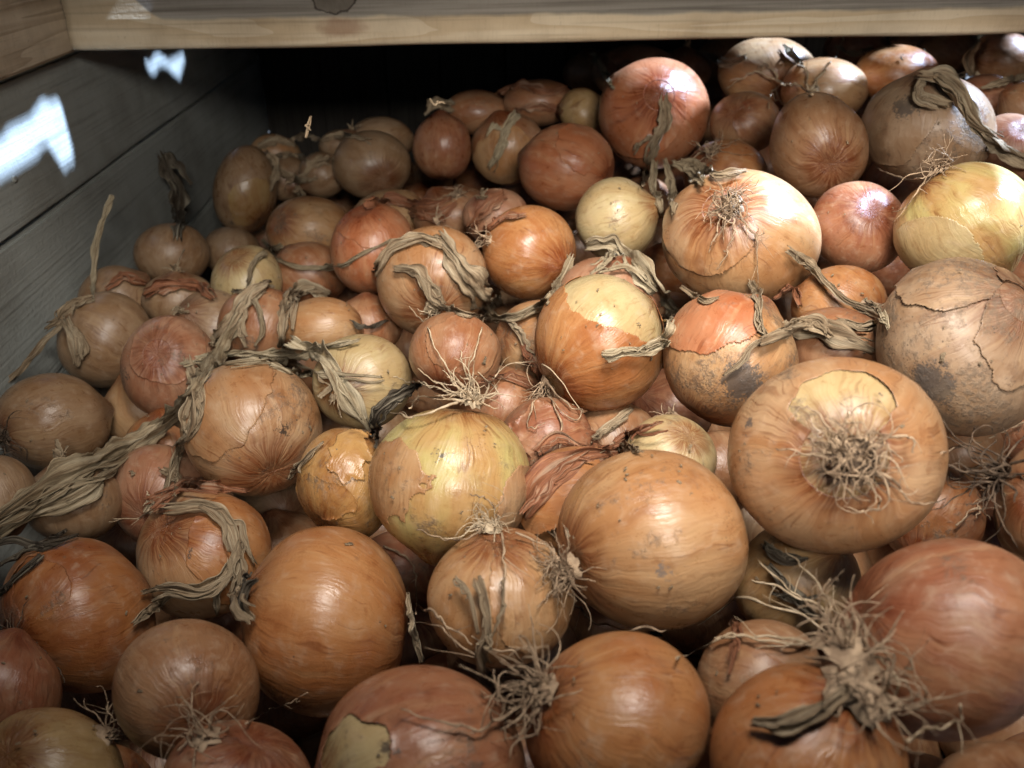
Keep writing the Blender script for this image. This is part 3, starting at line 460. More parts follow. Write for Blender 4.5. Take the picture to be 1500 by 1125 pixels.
wr = tag(empty('bin_right_wall', (.98, .8, .42)), 'plank side of the bin on the right', 'bin wall', kind='structure')
for i in range(4): board('plank', (.975, -.10, .42 + .15 * i + .002), (.997, 1.62, .42 + .15 * (i + 1) - .002), M['board'], wr, seed=60 + i)
wf = tag(empty('bin_front_wall', (.2, .02, .42)), 'plank front of the bin under the camera', 'bin wall', kind='structure')
for i in range(4): board('plank', (XW + .002, .006, .42 + .130 * i + .002), (.973, .026, .42 + .130 * (i + 1) - .002), M['board'], wf, seed=70 + i)
g = mesh_obj('ground', [(-6, -6, 0), (6, -6, 0), (6, 6, 0), (-6, 6, 0)], [(0, 1, 2, 3)], M['floor'], smooth=False); g['kind'] = 'structure'
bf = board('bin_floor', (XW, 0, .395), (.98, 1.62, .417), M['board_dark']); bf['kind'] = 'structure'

# ---------------------------------------------------------------- the onions
PAL = {
 'tan':    ((0.473, 0.276, 0.134), (0.392, 0.185, 0.073)), 'tan2':   ((0.444, 0.266, 0.141), (0.380, 0.176, 0.071)),
 'orange': ((0.432, 0.196, 0.073), (0.351, 0.125, 0.039)),  'dorange':((0.341, 0.125, 0.038), (0.257, 0.078, 0.024)),
 'red':    ((0.351, 0.151, 0.073), (0.267, 0.091, 0.043)),  'red2':   ((0.444, 0.176, 0.082), (0.370, 0.116, 0.045)),
 'pink':   ((0.432, 0.226, 0.134), (0.360, 0.151, 0.078)),'rust':   ((0.370, 0.176, 0.085), (0.289, 0.110, 0.045)),
 'brown':  ((0.329, 0.166, 0.080), (0.257, 0.110, 0.045)),'olive':  ((0.370, 0.235, 0.100), (0.299, 0.155, 0.058)),
 'pale':   ((.50, .385, .20), (.45, .31, .145)),   'green':  ((0.494, 0.401, 0.153), (0.444, 0.251, 0.094)),
 'gold':   ((0.494, 0.271, 0.094), (0.351, 0.151, 0.045)),  'mud':    ((0.370, 0.241, 0.147), (0.289, 0.166, 0.087)),
 'dull':   ((0.329, 0.206, 0.118), (0.257, 0.141, 0.068)),
}
ON = {}
class Onion: pass
def shape_pts(TH, PH, asp, neck, lum, seed, ridges=1.0):
    rho = np.sin(TH) ** .94; z = np.cos(TH) * asp
    z = z + neck * np.exp(-(TH / .24) ** 2); 
    rho = rho * (1 - .10 * np.exp(-((TH - .42) / .30) ** 2) * (neck > .05))
    z = z + .055 * np.exp(-((math.pi - TH) / .20) ** 2)
    P = np.stack([rho * np.cos(PH), rho * np.sin(PH), z], -1)
    r = np.random.default_rng(seed); s1 = SNoise(seed, 10, 1.3); s2 = SNoise(seed + 1, 10, 3.2)
    k = 1 + lum * (s1(P) * .6 + s2(P) * .16)
    rid = sum(r.uniform(.3, 1) * np.cos(m * PH + r.uniform(0, 6.28) + .5 * np.cos(TH * 2)) for m in (5, 7, 11, 16, 23)) / 3
    k = k + ridges * .0042 * rid * (.35 + .65 * np.abs(np.cos(TH)))
    return P * k[..., None]
def mk_onion(key, cx, cy, rx, ry, root, pal, dirt, dull, depth, label, name='onion', res=None, group=None):
    o = Onion(); o.key = key; seed = abs(hash_key(key)) % 9999; o.seed = seed
    o.c = unproj(cx, cy, depth); ray = raydir(cx, cy)
    ez = -ray; ex = np.cross([0, 1., 0], ez); ex /= np.linalg.norm(ex); ey = np.cross(ez, ex)
    o.B = CRn @ np.stack([ex, ey, ez], 1)                      # local view frame -> world
    ca = -ray[2]; ph = math.atan2(562.5 - cy, cx - 750); u = np.array([math.cos(ph), math.sin(ph)])
    rad = np.outer(u, u); Minv = np.eye(2) + (ca - 1) * rad
    S2 = (depth / F) * Minv @ np.diag([rx, ry])
    o.S3 = np.eye(3); o.S3[:2, :2] = S2; o.R = math.sqrt(abs(np.linalg.det(S2))); o.S3[2, 2] = o.R
    if tuple(root) == (.1, .2, .8):                              # nothing to see of its ends: any lie will do
        q_ = np.random.default_rng(seed + 50).normal(size=3); root = (q_[0], q_[1], -abs(q_[2]) * .25)
    zr = np.array(root, float); zr /= np.linalg.norm(zr); az = -zr
    t = np.array([1., 0, 0]) if abs(az[0]) < .8 else np.array([0, 1., 0]); ax_ = np.cross(t, az); ax_ /= np.linalg.norm(ax_)
    rt = np.random.default_rng(seed); an = rt.uniform(0, 6.28); ay = np.cross(az, ax_); 
    ax2 = ax_ * math.cos(an) + ay * math.sin(an); o.A = np.stack([ax2, np.cross(az, ax2), az], 1)
    o.asp = rt.uniform(.86, .98); o.neck = rt.uniform(.06, .13); o.lum = rt.uniform(.038, .074)
    o.cx, o.cy, o.d = cx, cy, depth
    big = max(rx, ry); nv, nu = (96, 128) if big > 90 else ((64, 96) if big > 55 else (40, 56))
    if res: nv, nu = res
    TH, PH = np.meshgrid(np.linspace(.0, math.pi, nv), np.linspace(0, 2 * math.pi, nu, endpoint=False), indexing='ij')
    o.TH, o.PH = TH, PH
    P = shape_pts(TH, PH, o.asp, o.neck, o.lum, seed)
    V = P @ o.A.T
    e = np.abs(V[..., 0]).max(), np.abs(V[..., 1]).max()
    o.nx = np.array([1 / e[0], 1 / e[1], 1 / ((e[0] + e[1]) / 2)])
    V = (V * o.nx) @ o.S3.T @ o.B.T + o.c
    oc = np.stack([np.sin(TH) * np.cos(PH), np.sin(TH) * np.sin(PH), np.cos(TH)], -1)
    Fc = grid_faces(nv, nu)
    base = Vector((o.c[0], o.c[1], float(V[..., 2].min())))
    o.root = None
    if name == 'onion' and label is not None:
        o.root = tag(empty('onion', base), label, 'onion', group)
    o.obj = mesh_obj('bulb' if o.root else 'onion', V.reshape(-1, 3), Fc, M['skin'], o.root, attr=oc.reshape(-1, 3), loc=Vector(o.c))
    o.pal = pal; o.dirt = dirt; o.dull = dull
    set_tint(o.obj, PAL[pal], dirt, dull, seed)
    ON[key] = o
    return o
def set_tint(ob, pal, dirt, dull, seed):
    ob['tint_a'] = [float(v) for v in pal[0]]; ob['tint_b'] = [float(v) for v in pal[1]]; ob['dirt'] = float(dirt); ob['dull'] = float(dull); ob['spot'] = [0., 0., 0.]; ob['spot_size'] = 0.; ob['spot_grey'] = 0.; ob['seed'] = float(seed % 97) * 1.37
def hash_key(k):
    h = 7
    for ch in k: h = h * 131 + ord(ch)
    return h
def grid_faces(nv, nu):
    i = np.arange(nv - 1)[:, None]; k = np.arange(nu)[None]; k2 = (k + 1) % nu
    return np.stack([i * nu + k + 0 * k2, (i + 1) * nu + k, (i + 1) * nu + k2, i * nu + k2 + 0 * k], -1).reshape(-1, 4).tolist()
def view_dir(o, v):                                            # direction in the onion's view frame -> its own axial frame
    v = np.array(v, float); v /= np.linalg.norm(v); return o.A.T @ v
def shell(key, dirv, ang, pal=None, inv=False, lift=.010, curl=.022, rag=.16, dirt=None, dull=None, name='outer_skin', seed=0, zlim=.97):
    """a torn sheet of outer skin: the onion's own surface a little further out, kept only inside (or outside) a ragged outline"""
    o = ON[key]; nv, nu = 200, 280
    TH, PH = np.meshgrid(np.linspace(0.02, math.pi - .02, nv), np.linspace(0, 2 * math.pi, nu, endpoint=False), indexing='ij')
    P = shape_pts(TH, PH, o.asp, o.neck, o.lum, o.seed)
    oc = np.stack([np.sin(TH) * np.cos(PH), np.sin(TH) * np.sin(PH), np.cos(TH)], -1)
    dl = view_dir(o, dirv); sn = SNoise(o.seed + seed + 5, 12, 2.4); sf = SNoise(o.seed + seed + 6, 16, 9); sg = SNoise(o.seed + seed + 8, 16, 22)
    cosd = oc @ dl; m = np.arccos(np.clip(cosd, -1, 1)) - math.radians(ang)
    m = m + rag * (sn(oc) * 1.0 + sf(oc) * .26 + sg(oc) * .08)
    if inv: m = -m
    m = np.where(np.abs(oc[..., 2]) > zlim, .2, m)             # m < 0 is kept
    keep = m < 0
    edge = np.exp(-np.clip(-m, 0, 9) / .07)                    # 1 at the torn edge
    k = 1 + lift + curl * edge * (.5 + .5 * sn(oc * 2.2)) 
    k = k + .0025 * SNoise(o.seed + 9, 12, 12)(oc) * .5
    V = ((P * k[..., None]) @ o.A.T * o.nx) @ o.S3.T @ o.B.T + o.c
    idx = np.array(grid_faces(nv, nu)); kf = keep.reshape(-1)[idx].all(1); idx = idx[kf]
    if len(idx) < 30: return None
    used = np.unique(idx); mp = -np.ones(nv * nu, int); mp[used] = np.arange(len(used))
    ob = mesh_obj(name, V.reshape(-1, 3)[used], mp[idx].tolist(), M['skin'], o.root, attr=oc.reshape(-1, 3)[used], loc=Vector(o.c))
    md = ob.modifiers.new('thickness', 'SOLIDIFY'); md.thickness = .00025; md.offset = -1
    set_tint(ob, PAL[pal or o.pal], o.dirt if dirt is None else dirt, o.dull if dull is None else dull, o.seed + 13 + seed)
    if hasattr(o, 'spot'): ob['spot'] = list(o.spot[0]); ob['spot_size'] = float(o.spot[1]); ob['spot_grey'] = float(o.spot[2])
    return ob
def hit(px, py, only=None, grow=1.0):
    """nearest onion along the pixel's ray -> view depth, or None"""
    rd = CRn @ raydir(px, py); best = None; orig = np.array(OFF)
    for k, o in ON.items():
        if only and k != only: continue
        if abs(px - o.cx) > o.R * F / o.d * 1.7 + 5 or abs(py - o.cy) > o.R * F / o.d * 1.7 + 5: continue
        Mi = np.linalg.inv(o.B @ o.S3) ; oo = Mi @ (orig - o.c); dd = Mi @ rd
        a = dd @ dd; b = oo @ dd; c_ = oo @ oo - grow * grow; disc = b * b - a * c_
        if disc < 0: continue
        t = (-b - math.sqrt(disc)) / a; dep = t * (-raydir(px, py)[2])
        if best is None or dep < best: best = dep
    return best
def drape(path, n=40, lift=.003, taut=.35, depth=None):
    """pixels -> a line lying over the onions, bridging the gaps"""
    P = resample(np.array([(p[0], p[1], 0) for p in path], float), n)
    D = [hit(x, y, grow=1.02) for x, y, _ in P]
    if depth is not None: D = [depth if v is None else min(v, depth) for v in D]
    idx = [i for i, v in enumerate(D) if v is not None]
    if not idx: D = [.6] * n
    else: D = list(np.interp(range(n), idx, [D[i] for i in idx]))
    D = np.array(D) - lift
    for _ in range(int(6 * taut * 10)):                       # smooth, never letting it sink
        Sx = D.copy(); Sx[1:-1] = (D[:-2] + D[2:] + D[1:-1]) / 3; D = np.minimum(D, Sx) if _ % 3 else Sx
    ex = [p[2] if len(p) > 2 else 0 for p in path]
    E = np.interp(np.linspace(0, 1, n), np.linspace(0, 1, len(path)), ex)
    D = D - E
    return np.array([unproj(x, y, d_) for (x, y, _), d_ in zip(P, D)]), D, P
def ribbon(acc, path, w, lift=.004, twist=.6, fold=.35, n=110, m=15, seed=0, taper=(.7, .5), torn=.5, taut=.6, depth=None, roll=0.):
    """a dried leaf: a creased, twisting strip draped over what lies under it; w in pixels"""
    L, D, P = drape(path, n, lift, taut, depth)
    r = np.random.default_rng(seed + 100); t = np.linspace(0, 1, n)
    wm = w * D / F / 2
    T = np.gradient(L, axis=0); ln = np.concatenate([[0], np.cumsum(np.linalg.norm(np.diff(L, axis=0), axis=1))])
    T /= np.linalg.norm(T, axis=1)[:, None] + 1e-9
    toC = np.array(OFF) - L; toC /= np.linalg.norm(toC, axis=1)[:, None]
    Sd = np.cross(T, toC); Sd /= np.linalg.norm(Sd, axis=1)[:, None] + 1e-9; Nn = np.cross(Sd, T)
    f1, f2, f3 = (SNoise(seed * 3 + i + 11, 8, 1) for i in range(3))
    z0 = np.zeros(n)
    tw = roll + twist * f1(np.stack([ln * 38, z0, z0], 1)) * 1.3
    wid = wm * (1 + .28 * f2(np.stack([ln * 60, z0, z0], 1))) * (taper[0] + (1 - taper[0]) * smoothstep(0, .25, t)) * (taper[1] + (1 - taper[1]) * smoothstep(1, .7, t))
    u = np.linspace(-1, 1, m); V = np.zeros((n, m, 3)); A = np.zeros((n, m, 3))
    ph = r.uniform(0, 6.28, 3); fa = SNoise(seed + 77, 8, 1); fb = SNoise(seed + 78, 8, 1)
    for j, uu in enumerate(u):
        q = np.stack([ln * 55, np.full(n, uu * 2.2), z0], 1)
        h = .95 * fold * wid * (np.cos(uu * 4.2 + ph[0] + 1.5 * f3(q * .5)) + .2 * np.cos(uu * 9 + ph[1] + f1(q)) + .5 * f2(q * 1.4))
        h += .20 * wid * fa(np.stack([ln * 70, np.full(n, uu * 6), z0], 1)) + .10 * wid * fb(np.stack([ln * 260, np.full(n, uu * 12), z0], 1))
        eu = uu * (1 + .34 * f3(np.stack([ln * 200, np.full(n, 9. * np.sign(uu)), z0], 1)) * abs(uu) ** 3)
        off = Sd * (np.cos(tw) * wid * eu - np.sin(tw) * h)[:, None] + Nn * (np.abs(np.sin(tw) * wid * eu) * .55 + np.cos(tw) * h)[:, None]
        V[:, j] = L + off
        A[:, j] = np.stack([np.full(n, uu * 1.2), ln * 10 / 3, z0], 1)
    # torn ends: the outer rows are pulled to uneven lengths
    for j in range(m):
        a = r.uniform(0, torn) * wm[-1] * 2.2; b = r.uniform(0, torn) * wm[0] * 2.2
        V[-1, j] += T[-1] * a; V[-2, j] += T[-2] * a * .5; V[0, j] -= T[0] * b; V[1, j] -= T[1] * b * .5
    Fc = [(i * m + j, (i + 1) * m + j, (i + 1) * m + j + 1, i * m + j + 1) for i in range(n - 1) for j in range(m - 1)]
    acc.add(V.reshape(-1, 3), Fc, A.reshape(-1, 3))
def leaf(key, paths, mat='leaf', name='dry_leaf', label=None, thick=.0003, cat='dry leaf', group=None):
    """paths: list of (path, width px, options)"""
    if key and len(paths) > 1:                                    # every strip of an onion's foliage is a part of its own
        return [leaf(key, [p], mat, name, label, thick) for p in paths]
    acc = Acc()
    for i, p in enumerate(paths):
        o_ = dict(p[2]) if len(p) > 2 else {}
        o_.setdefault('seed', int(abs(p[0][0][0] * 7 + p[0][0][1] * 3 + i)) % 5000)
        ribbon(acc, p[0], p[1] * .80, **o_)
        rw = np.random.default_rng(o_['seed'] + 5)
        for q in range(2 if p[1] > 13 else 1):                    # split-off wisps along the leaf
            a_ = rw.uniform(0, .35); b_ = rw.uniform(.6, 1.12); pp = resample(np.array([(x_[0], x_[1], 0) for x_ in p[0]], float), 12)
            pp = pp[int(a_ * 11):max(int(a_ * 11) + 4, int(min(b_, 1) * 12))]; sh = rw.uniform(-.55, .55, 2) * p[1]
            o2 = dict(o_); o2.update(seed=o_['seed'] + 31 + q, twist=1.1, fold=.4, n=60, m=7, lift=o_.get('lift', .004) + .002, torn=.8)
            ribbon(acc, [(v_[0] + sh[0] * (.4 + .6 * k_ / len(pp)) + rw.normal() * 2, v_[1] + sh[1] * (.4 + .6 * k_ / len(pp)) + rw.normal() * 2) for k_, v_ in enumerate(pp)], max(4, p[1] * rw.uniform(.2, .36)), **o2)
    par = ON[key].root if key else None
    V = np.vstack(acc.V); loc = Vector(V[0])
    ob = mesh_obj(name, V, acc.F, M[mat], par, attr=np.vstack(acc.A), loc=loc)
    md = ob.modifiers.new('thickness', 'SOLIDIFY'); md.thickness = thick; md.offset = 0
    ob['seed'] = float(V[0][0] * 313 % 17)
    if key is None: tag(ob, label, cat, group)
    elif label: ob['label'] = label
    return ob
def tuft(key, px, py, n, length, bias, spread=.6, curl=.35, mat='root', rad=.00042, name='root_tuft', grav=.10, steps=16, pad=.004, seed=0, stray=.25):
    n = int(n * .66); o = ON[key]; r = np.random.default_rng(o.seed + seed + int(px)); acc = Acc()
    dep = hit(px, py, only=key) or o.d
    P0 = unproj(px, py, dep); nrm = P0 - o.c; nrm /= np.linalg.norm(nrm)
    bw = CRn @ (np.array(bias, float)); Mi = np.linalg.inv(o.B @ o.S3)
    # root plate: a small rough disc
    t1 = np.cross(nrm, [0, .3, 1]); t1 /= np.linalg.norm(t1); t2 = np.cross(nrm, t1)
    a = np.linspace(0, 2 * math.pi, 18, endpoint=False); PV = [P0 + nrm * pad * .55]; PF = []
    for ri, (q, hgt) in enumerate(((.5, .5), (1., .2), (1.5, -.5))):
        for k, aa in enumerate(a): PV.append(P0 + (t1 * math.cos(aa) + t2 * math.sin(aa)) * pad * q * (1 + .2 * math.sin(5 * aa + seed)) + nrm * pad * (hgt + .15 * r.normal()))
    for k in range(18):
        k2 = (k + 1) % 18; PF.append((0, 1 + k, 1 + k2))
        for ri in range(2): PF.append((1 + ri * 18 + k, 1 + (ri + 1) * 18 + k, 1 + (ri + 1) * 18 + k2, 1 + ri * 18 + k2))
    acc.add(np.array(PV), PF)
    near = [q for q in ON.values() if q is not o and np.linalg.norm(q.c - P0) < q.R + length * 1.2]
    ell = [(o, Mi)] + [(q, np.linalg.inv(q.B @ q.S3)) for q in near]
    for i in range(n):
        an = r.uniform(0, 6.28); rr = pad * math.sqrt(r.uniform()) * 1.2
        p = P0 + (t1 * math.cos(an) + t2 * math.sin(an)) * rr + nrm * .0005
        out = (t1 * math.cos(an) + t2 * math.sin(an)) * rr / pad * spread
        dr = nrm * .7 + bw * .8 + out + r.normal(size=3) * spread * .45; dr /= np.linalg.norm(dr)
        Ln = length * r.uniform(.35, 1.0) * (1.5 if r.uniform() < stray * .4 else 1); st = Ln / steps
        pts = [p]; dv = dr; bend = r.normal(size=3) * curl * .5
        for s in range(steps):
            if r.uniform() < .22: bend = r.normal(size=3) * curl
            dv = dv + bend * .55 + r.normal(size=3) * curl * .25 + np.array([0, 0, -grav * .35]); dv /= np.linalg.norm(dv)
            q = pts[-1] + dv * st
            for (e_, mi) in ell:
                v = mi @ (q - e_.c); m_ = np.linalg.norm(v)
                if m_ < 1.03:
                    q = e_.c + (e_.B @ e_.S3) @ (v / max(m_, 1e-6) * (1.03 + .02 * r.uniform()))
            pts.append(q)
        pts = resample(np.array(pts), steps * 2); R_ = rad * r.uniform(.6, 1.35) * (1 - .6 * np.linspace(0, 1, len(pts)) ** 1.5)
        R_ *= 1 + .18 * r.normal(size=len(pts))
        V, Fc = tube(pts, R_, 4); acc.add(V, Fc)
        if r.uniform() < .3:                                      # a branching fibre
            s0 = r.integers(len(pts) // 3, len(pts) - 6); q = pts[s0:s0 + 12].copy(); k_ = np.linspace(0, 1, len(q))[:, None]
            q = q + k_ * r.normal(size=3) * Ln * .16
            V, Fc = tube(q, R_[s0] * .6 * (1 - .6 * k_[:, 0]), 4); acc.add(V, Fc)
    V = np.vstack(acc.V)
    return mesh_obj(name, V, acc.F, M[mat], o.root, loc=Vector(P0))
def strands(key, paths, mat='root', rad=.0006, lift=.003, name='long_root', taut=.2, label=None, cat=None):
    acc = Acc(); r = np.random.default_rng(int(paths[0][0][0]))
    for pt in paths:
        L, D, P = drape(pt, 48, lift, taut)
        k = np.linspace(0, 1, len(L)); jit = np.stack([SNoise(int(pt[0][1]) + c_, 8, 1)(np.stack([k * 22, k * 0, k * 0], 1)) for c_ in range(3)], 1)
        L = L + jit * rad * 1.3 * np.minimum(1, k * 8)[:, None]
        V, Fc = tube(L, rad * (1.15 - .6 * k) * (1 + .25 * jit[:, 0]), 6); acc.add(V, Fc)
        for _ in range(r.integers(1, 4)):
            s0 = r.integers(8, 38); q = L[s0:s0 + 9].copy(); kk = np.linspace(0, 1, len(q))[:, None]
            q = q + kk * (CRn @ np.array([r.normal(), r.normal(), .4])) * .006
            V, Fc = tube(q, rad * .5 * (1 - .6 * kk[:, 0]), 4); acc.add(V, Fc)
    V = np.vstack(acc.V)
    ob = mesh_obj(name, V, acc.F, M[mat], ON[key].root if key else None, loc=Vector(V[0]))
    if key is None: tag(ob, label, cat)
    return ob
def neck(key, length=.5, mat='leaf', seed=0, w=.20, n=6):
    """the dried neck: twisted frayed wisps leaving the upper pole"""
    o = ON[key]; r = np.random.default_rng(o.seed + seed + 3); acc = Acc()
    pole = np.array([0, 0, o.asp + o.neck * .7]); P0 = ((o.A @ pole) * o.nx) @ o.S3.T @ o.B.T + o.c
    ax = P0 - o.c; ax /= np.linalg.norm(ax); t1 = np.cross(ax, [.2, .3, 1]); t1 /= np.linalg.norm(t1); t2 = np.cross(ax, t1)
    for i in range(n):
        an = i * 6.28 / n + r.uniform(-.4, .4); L = length * o.R * r.uniform(.5, 1.1); m = 5; ns = 14
        s = np.linspace(0, 1, ns); dirw = ax + .5 * r.uniform(-1, 1) * t1 + .5 * r.uniform(-1, 1) * t2
        C_ = P0 - ax * o.R * .06 + np.outer(s, dirw * L) + (t1 * math.cos(an) + t2 * math.sin(an)) * (w * o.R * .35) * (1 - .3 * s)[:, None] + np.outer(s ** 2, r.normal(size=3) * L * .4 + np.array([0, 0, -.4 * L]))
        tw = an + 1.57 + s * r.uniform(-2.5, 2.5); wd = w * o.R * .42 * (1 - .45 * s) * (1 + .2 * r.normal(size=ns))
        V = np.zeros((ns, m, 3)); A = np.zeros((ns, m, 3))
        for j, uu in enumerate(np.linspace(-1, 1, m)):
            V[:, j] = C_ + (np.cos(tw)[:, None] * t1 + np.sin(tw)[:, None] * t2) * (wd * uu)[:, None] + ax * (.12 * wd * math.cos(4 * uu + i))[:, None] + r.normal(size=(ns, 3)) * wd[:, None] * .07
            A[:, j] = np.stack([np.full(ns, uu), s * L * 3, np.full(ns, float(i))], 1)
        Fc = [(a * m + j, (a + 1) * m + j, (a + 1) * m + j + 1, a * m + j + 1) for a in range(ns - 1) for j in range(m - 1)]
        acc.add(V.reshape(-1, 3), Fc, A.reshape(-1, 3))
    V = np.vstack(acc.V); ob = mesh_obj('neck', V, acc.F, M[mat], o.root, attr=np.vstack(acc.A), loc=Vector(P0)); ob['seed'] = float(o.seed % 13)
    md = ob.modifiers.new('thickness', 'SOLIDIFY'); md.thickness = .0004
    return ob

for row in TAB:
    key, cx, cy, rx, ry, root, pal, dirt, dull, dep, label = row
    mk_onion(key, cx, cy, rx, ry, root, pal, dirt, dull, dep, label)
SHORT = {'a1': 'olive corner onion', 'a2': 'torn dark orange onion', 'a3': 'dark smudged onion', 'a5': 'big smooth orange onion', 'a6': 'leaf draped onion', 'a7': 'large red brown onion',
 'a8': 'golden stub stalked onion', 'a9': 'large pale tan onion', 'b1': 'mop rooted onion', 'b2': 'root covered onion', 'b3': 'largest red onion', 'b5': 'upturned onion', 'b7': 'muddy onion',
 'b8': 'yellow green onion', 'b9': 'shiny golden onion', 'c1': 'mouldy tan onion', 'c3': 'pale yellow onion', 'c4': 'rust coloured onion', 'c5': 'leaf wrapped onion', 'c6': 'bright orange onion',
 'c7': 'pale olive onion', 'c8': 'glossy torn onion', 'c9': 'mud blotched onion', 'd1': 'root star onion', 'd2': 'smooth dark orange onion', 'd3': 'sunlit pale green onion', 'd4': 'dusty brown onion',
 'd5': 'plain brown onion', 'd6': 'red orange onion', 'd7': 'salmon orange onion', 'd8': 'grey leaf onion', 'd9': 'narrow upright onion', 'e1': 'dull tan onion', 'e2': 'striped cheek onion',
 'e3': 'mould smudged onion', 'e4': 'egg shaped onion', 'e7': 'lone dull onion', 'e9': 'knotted neck onion', 'f1': 'pink scratched onion', 'f2': 'broad brown onion', 'f4': 'peach tan onion',
 'g6': 'sun capped onion', 'g8': 'streaky sunlit onion', 'g9': 'flaking corner onion'}
used_labels = set()
for i, (X, Y, Z, Rf) in enumerate(FILL):                       # the layer below, seen only through the gaps
    th = math.radians(PITCH); dep = math.cos(th) * Y - math.sin(th) * Z; up = math.sin(th) * Y + math.cos(th) * Z
    r = np.random.default_rng(900 + i)
    o = mk_onion('z%d' % i, 750 + F * X / dep, 562.5 - F * up / dep, Rf * F / dep, Rf * F / dep * r.uniform(.88, 1), r.normal(size=3), ['brown', 'dorange', 'rust', 'brown', 'red', 'dull'][i % 6], .5, .6, dep, None, res=(28, 40))  # darker skins picked to deepen the shade in the gaps
    px_, py_ = o.cx, o.cy; nb = sorted(SHORT, key=lambda k_: (ON[k_].cx - px_) ** 2 + (ON[k_].cy - py_) ** 2)[:6]
    for a_, b_ in ((0, 1), (0, 2), (1, 2), (0, 3), (1, 3), (2, 3), (0, 4), (1, 4), (0, 5), (1, 5)):
        lb = 'shaded onion between the %s and the %s' % (SHORT[nb[a_]], SHORT[nb[b_]])
        if lb not in used_labels: break
    used_labels.add(lb)
    tag(o.obj, lb, 'onion', 'onions deep in the gaps of the pile')

for key, px, py, size, grey in (('c1', 414, 632, .22, 0), ('c1', 395, 668, .26, .1), ('a9', 965, 838, .20, 1), ('b8', 648, 662, .20, .3), ('b5', 1100, 622, .20, .4), 
    ('a6', 272, 805, .16, .1), ('b7', 1370, 560, .38, .3), ('d4', 1325, 150, .34, .3), ('f1', 185, 552, .20, .1), ('c8', 830, 518, .05, 0), ('c9', 1085, 560, .42, .35), ('c5', 585, 360, .22, .2), ('e4', 340, 330, .2, .1), ('d7', 790, 238, .1, 0), ('a7', 560, 1100, .2, .1)):
    o = ON[key]; dep = hit(px, py, only=key)
    if dep is None: continue
    v = (np.linalg.inv(o.B @ o.S3) @ (unproj(px, py, dep) - o.c)) / o.nx; v = o.A.T @ v; v /= np.linalg.norm(v)
    for ob in ([o.obj] if o.obj.get('spot_size', 0) == 0 else []):
        ob['spot'] = [float(x_) for x_ in v]; ob['spot_size'] = size; ob['spot_grey'] = float(grey); o.spot = (ob['spot'], size, grey)
# everything below that: the heap as one lumpy mass
heap = Acc(); rr_ = np.random.default_rng(77)
TH, PH = np.meshgrid(np.linspace(0, math.pi, 14), np.linspace(0, 2 * math.pi, 20, endpoint=False), indexing='ij')
Us = np.stack([np.sin(TH) * np.cos(PH), np.sin(TH) * np.sin(PH), np.cos(TH)], -1).reshape(-1, 3); Fs = grid_faces(14, 20)
for ix in range(19):
    for iy in range(24):
        X = -.385 + ix * .072 + (.036 if iy % 2 else 0) + rr_.uniform(-.008, .008); Y = .09 + iy * .063 + rr_.uniform(-.008, .008)
        if X > .92: continue
        zz = SURF[0] + SURF[1] * X + SURF[2] * Y + SURF[3] * X * X + SURF[4] * X * Y - rr_.uniform(.185, .215)
        R_ = rr_.uniform(.036, .043)
        heap.add(Us * [R_, R_, R_ * .92] + [X, Y, OFF.z + zz], Fs, Us + rr_.uniform(-3, 3, 3) * 0)
hp = heap.build('onion_heap', M['skin'], loc=Vector((0, .8, .6))); set_tint(hp, PAL['brown'], .5, .6, 5)
tag(hp, 'dark mass of onions at the bottom of the gaps', 'onion heap', kind='stuff')

# ---------------------------------------------------------------- torn outer skins
shell('c8', (.30, .80, .50), 47, 'orange', inv=True, rag=.13, curl=.03)
shell('a7', (-.42, .20, .87), 20, 'red', inv=True, rag=.26, curl=.03, lift=.012)
shell('a2', (-.45, .30, .84), 24, 'dorange', inv=True, rag=.22, curl=.05, lift=.015)
shell('b7', (.05, .95, .35), 50, 'mud', rag=.14, curl=.05, lift=.016, dirt=.9)
shell('b7', (.75, .35, .55), 34, 'mud', rag=.2, curl=.03, lift=.022, dirt=.8, seed=3)
shell('b9', (-.3, -.3, .9), 34, 'gold', rag=.5, curl=.05, lift=.012, dirt=.5)
shell('b9', (.2, .3, .9), 26, 'gold', rag=.5, curl=.05, lift=.02, dirt=.3, seed=5)
shell('b8', (-.85, .0, .5), 40, 'tan', rag=.2, curl=.008, dirt=.35)
shell('b8', (.85, -.35, .35), 34, 'tan2', rag=.12, curl=.026)
shell('b5', (.10, .50, .86), 22, 'tan2', inv=True, rag=.10, curl=.026, dirt=.35, zlim=.94)
shell('d1', (-.5, .2, .8), 42, 'tan2', rag=.12, curl=.026)
shell('d7', (.4, .5, .7), 42, 'red2', rag=.13, curl=.03)
shell('e2', (.0, .9, .5), 58, 'red2', rag=.13, curl=.015, dirt=.1)
shell('d6', (-.4, .1, .8), 62, 'red2', rag=.1, curl=.026)
shell('c1', (-.6, .6, .5), 52, 'tan2', rag=.14, curl=.02, dirt=.3)
shell('c9', (-.3, .7, .6), 44, 'red2', rag=.13, curl=.026, dirt=.1)
shell('a6', (.5, .2, .8), 52, 'orange', rag=.12, curl=.026, dirt=.1)
shell('c4', (.2, .3, .9), 44, 'rust', rag=.15, curl=.026)
shell('f1', (.0, .5, .8), 44, 'pink', rag=.15, curl=.026)
shell('d3', (-.5, -.5, .7), 44, 'pale', rag=.12, curl=.026)
shell('a8', (.6, .0, .8), 44, 'tan', rag=.13, curl=.026)
shell('j8', (-.5, .7, .5), 62, 'orange', rag=.14, curl=.07, lift=.05)
shell('f9', (.2, -.1, .9), 50, 'red', rag=.3, curl=.10, lift=.03)
shell('d8', (-.2, -.3, .9), 52, 'tan', rag=.2, curl=.03)
shell('e4', (.1, -.3, .9), 40, 'olive', rag=.15, curl=.026)
shell('h8', (.0, .4, .8), 48, 'pink', rag=.25, curl=.05, lift=.02)
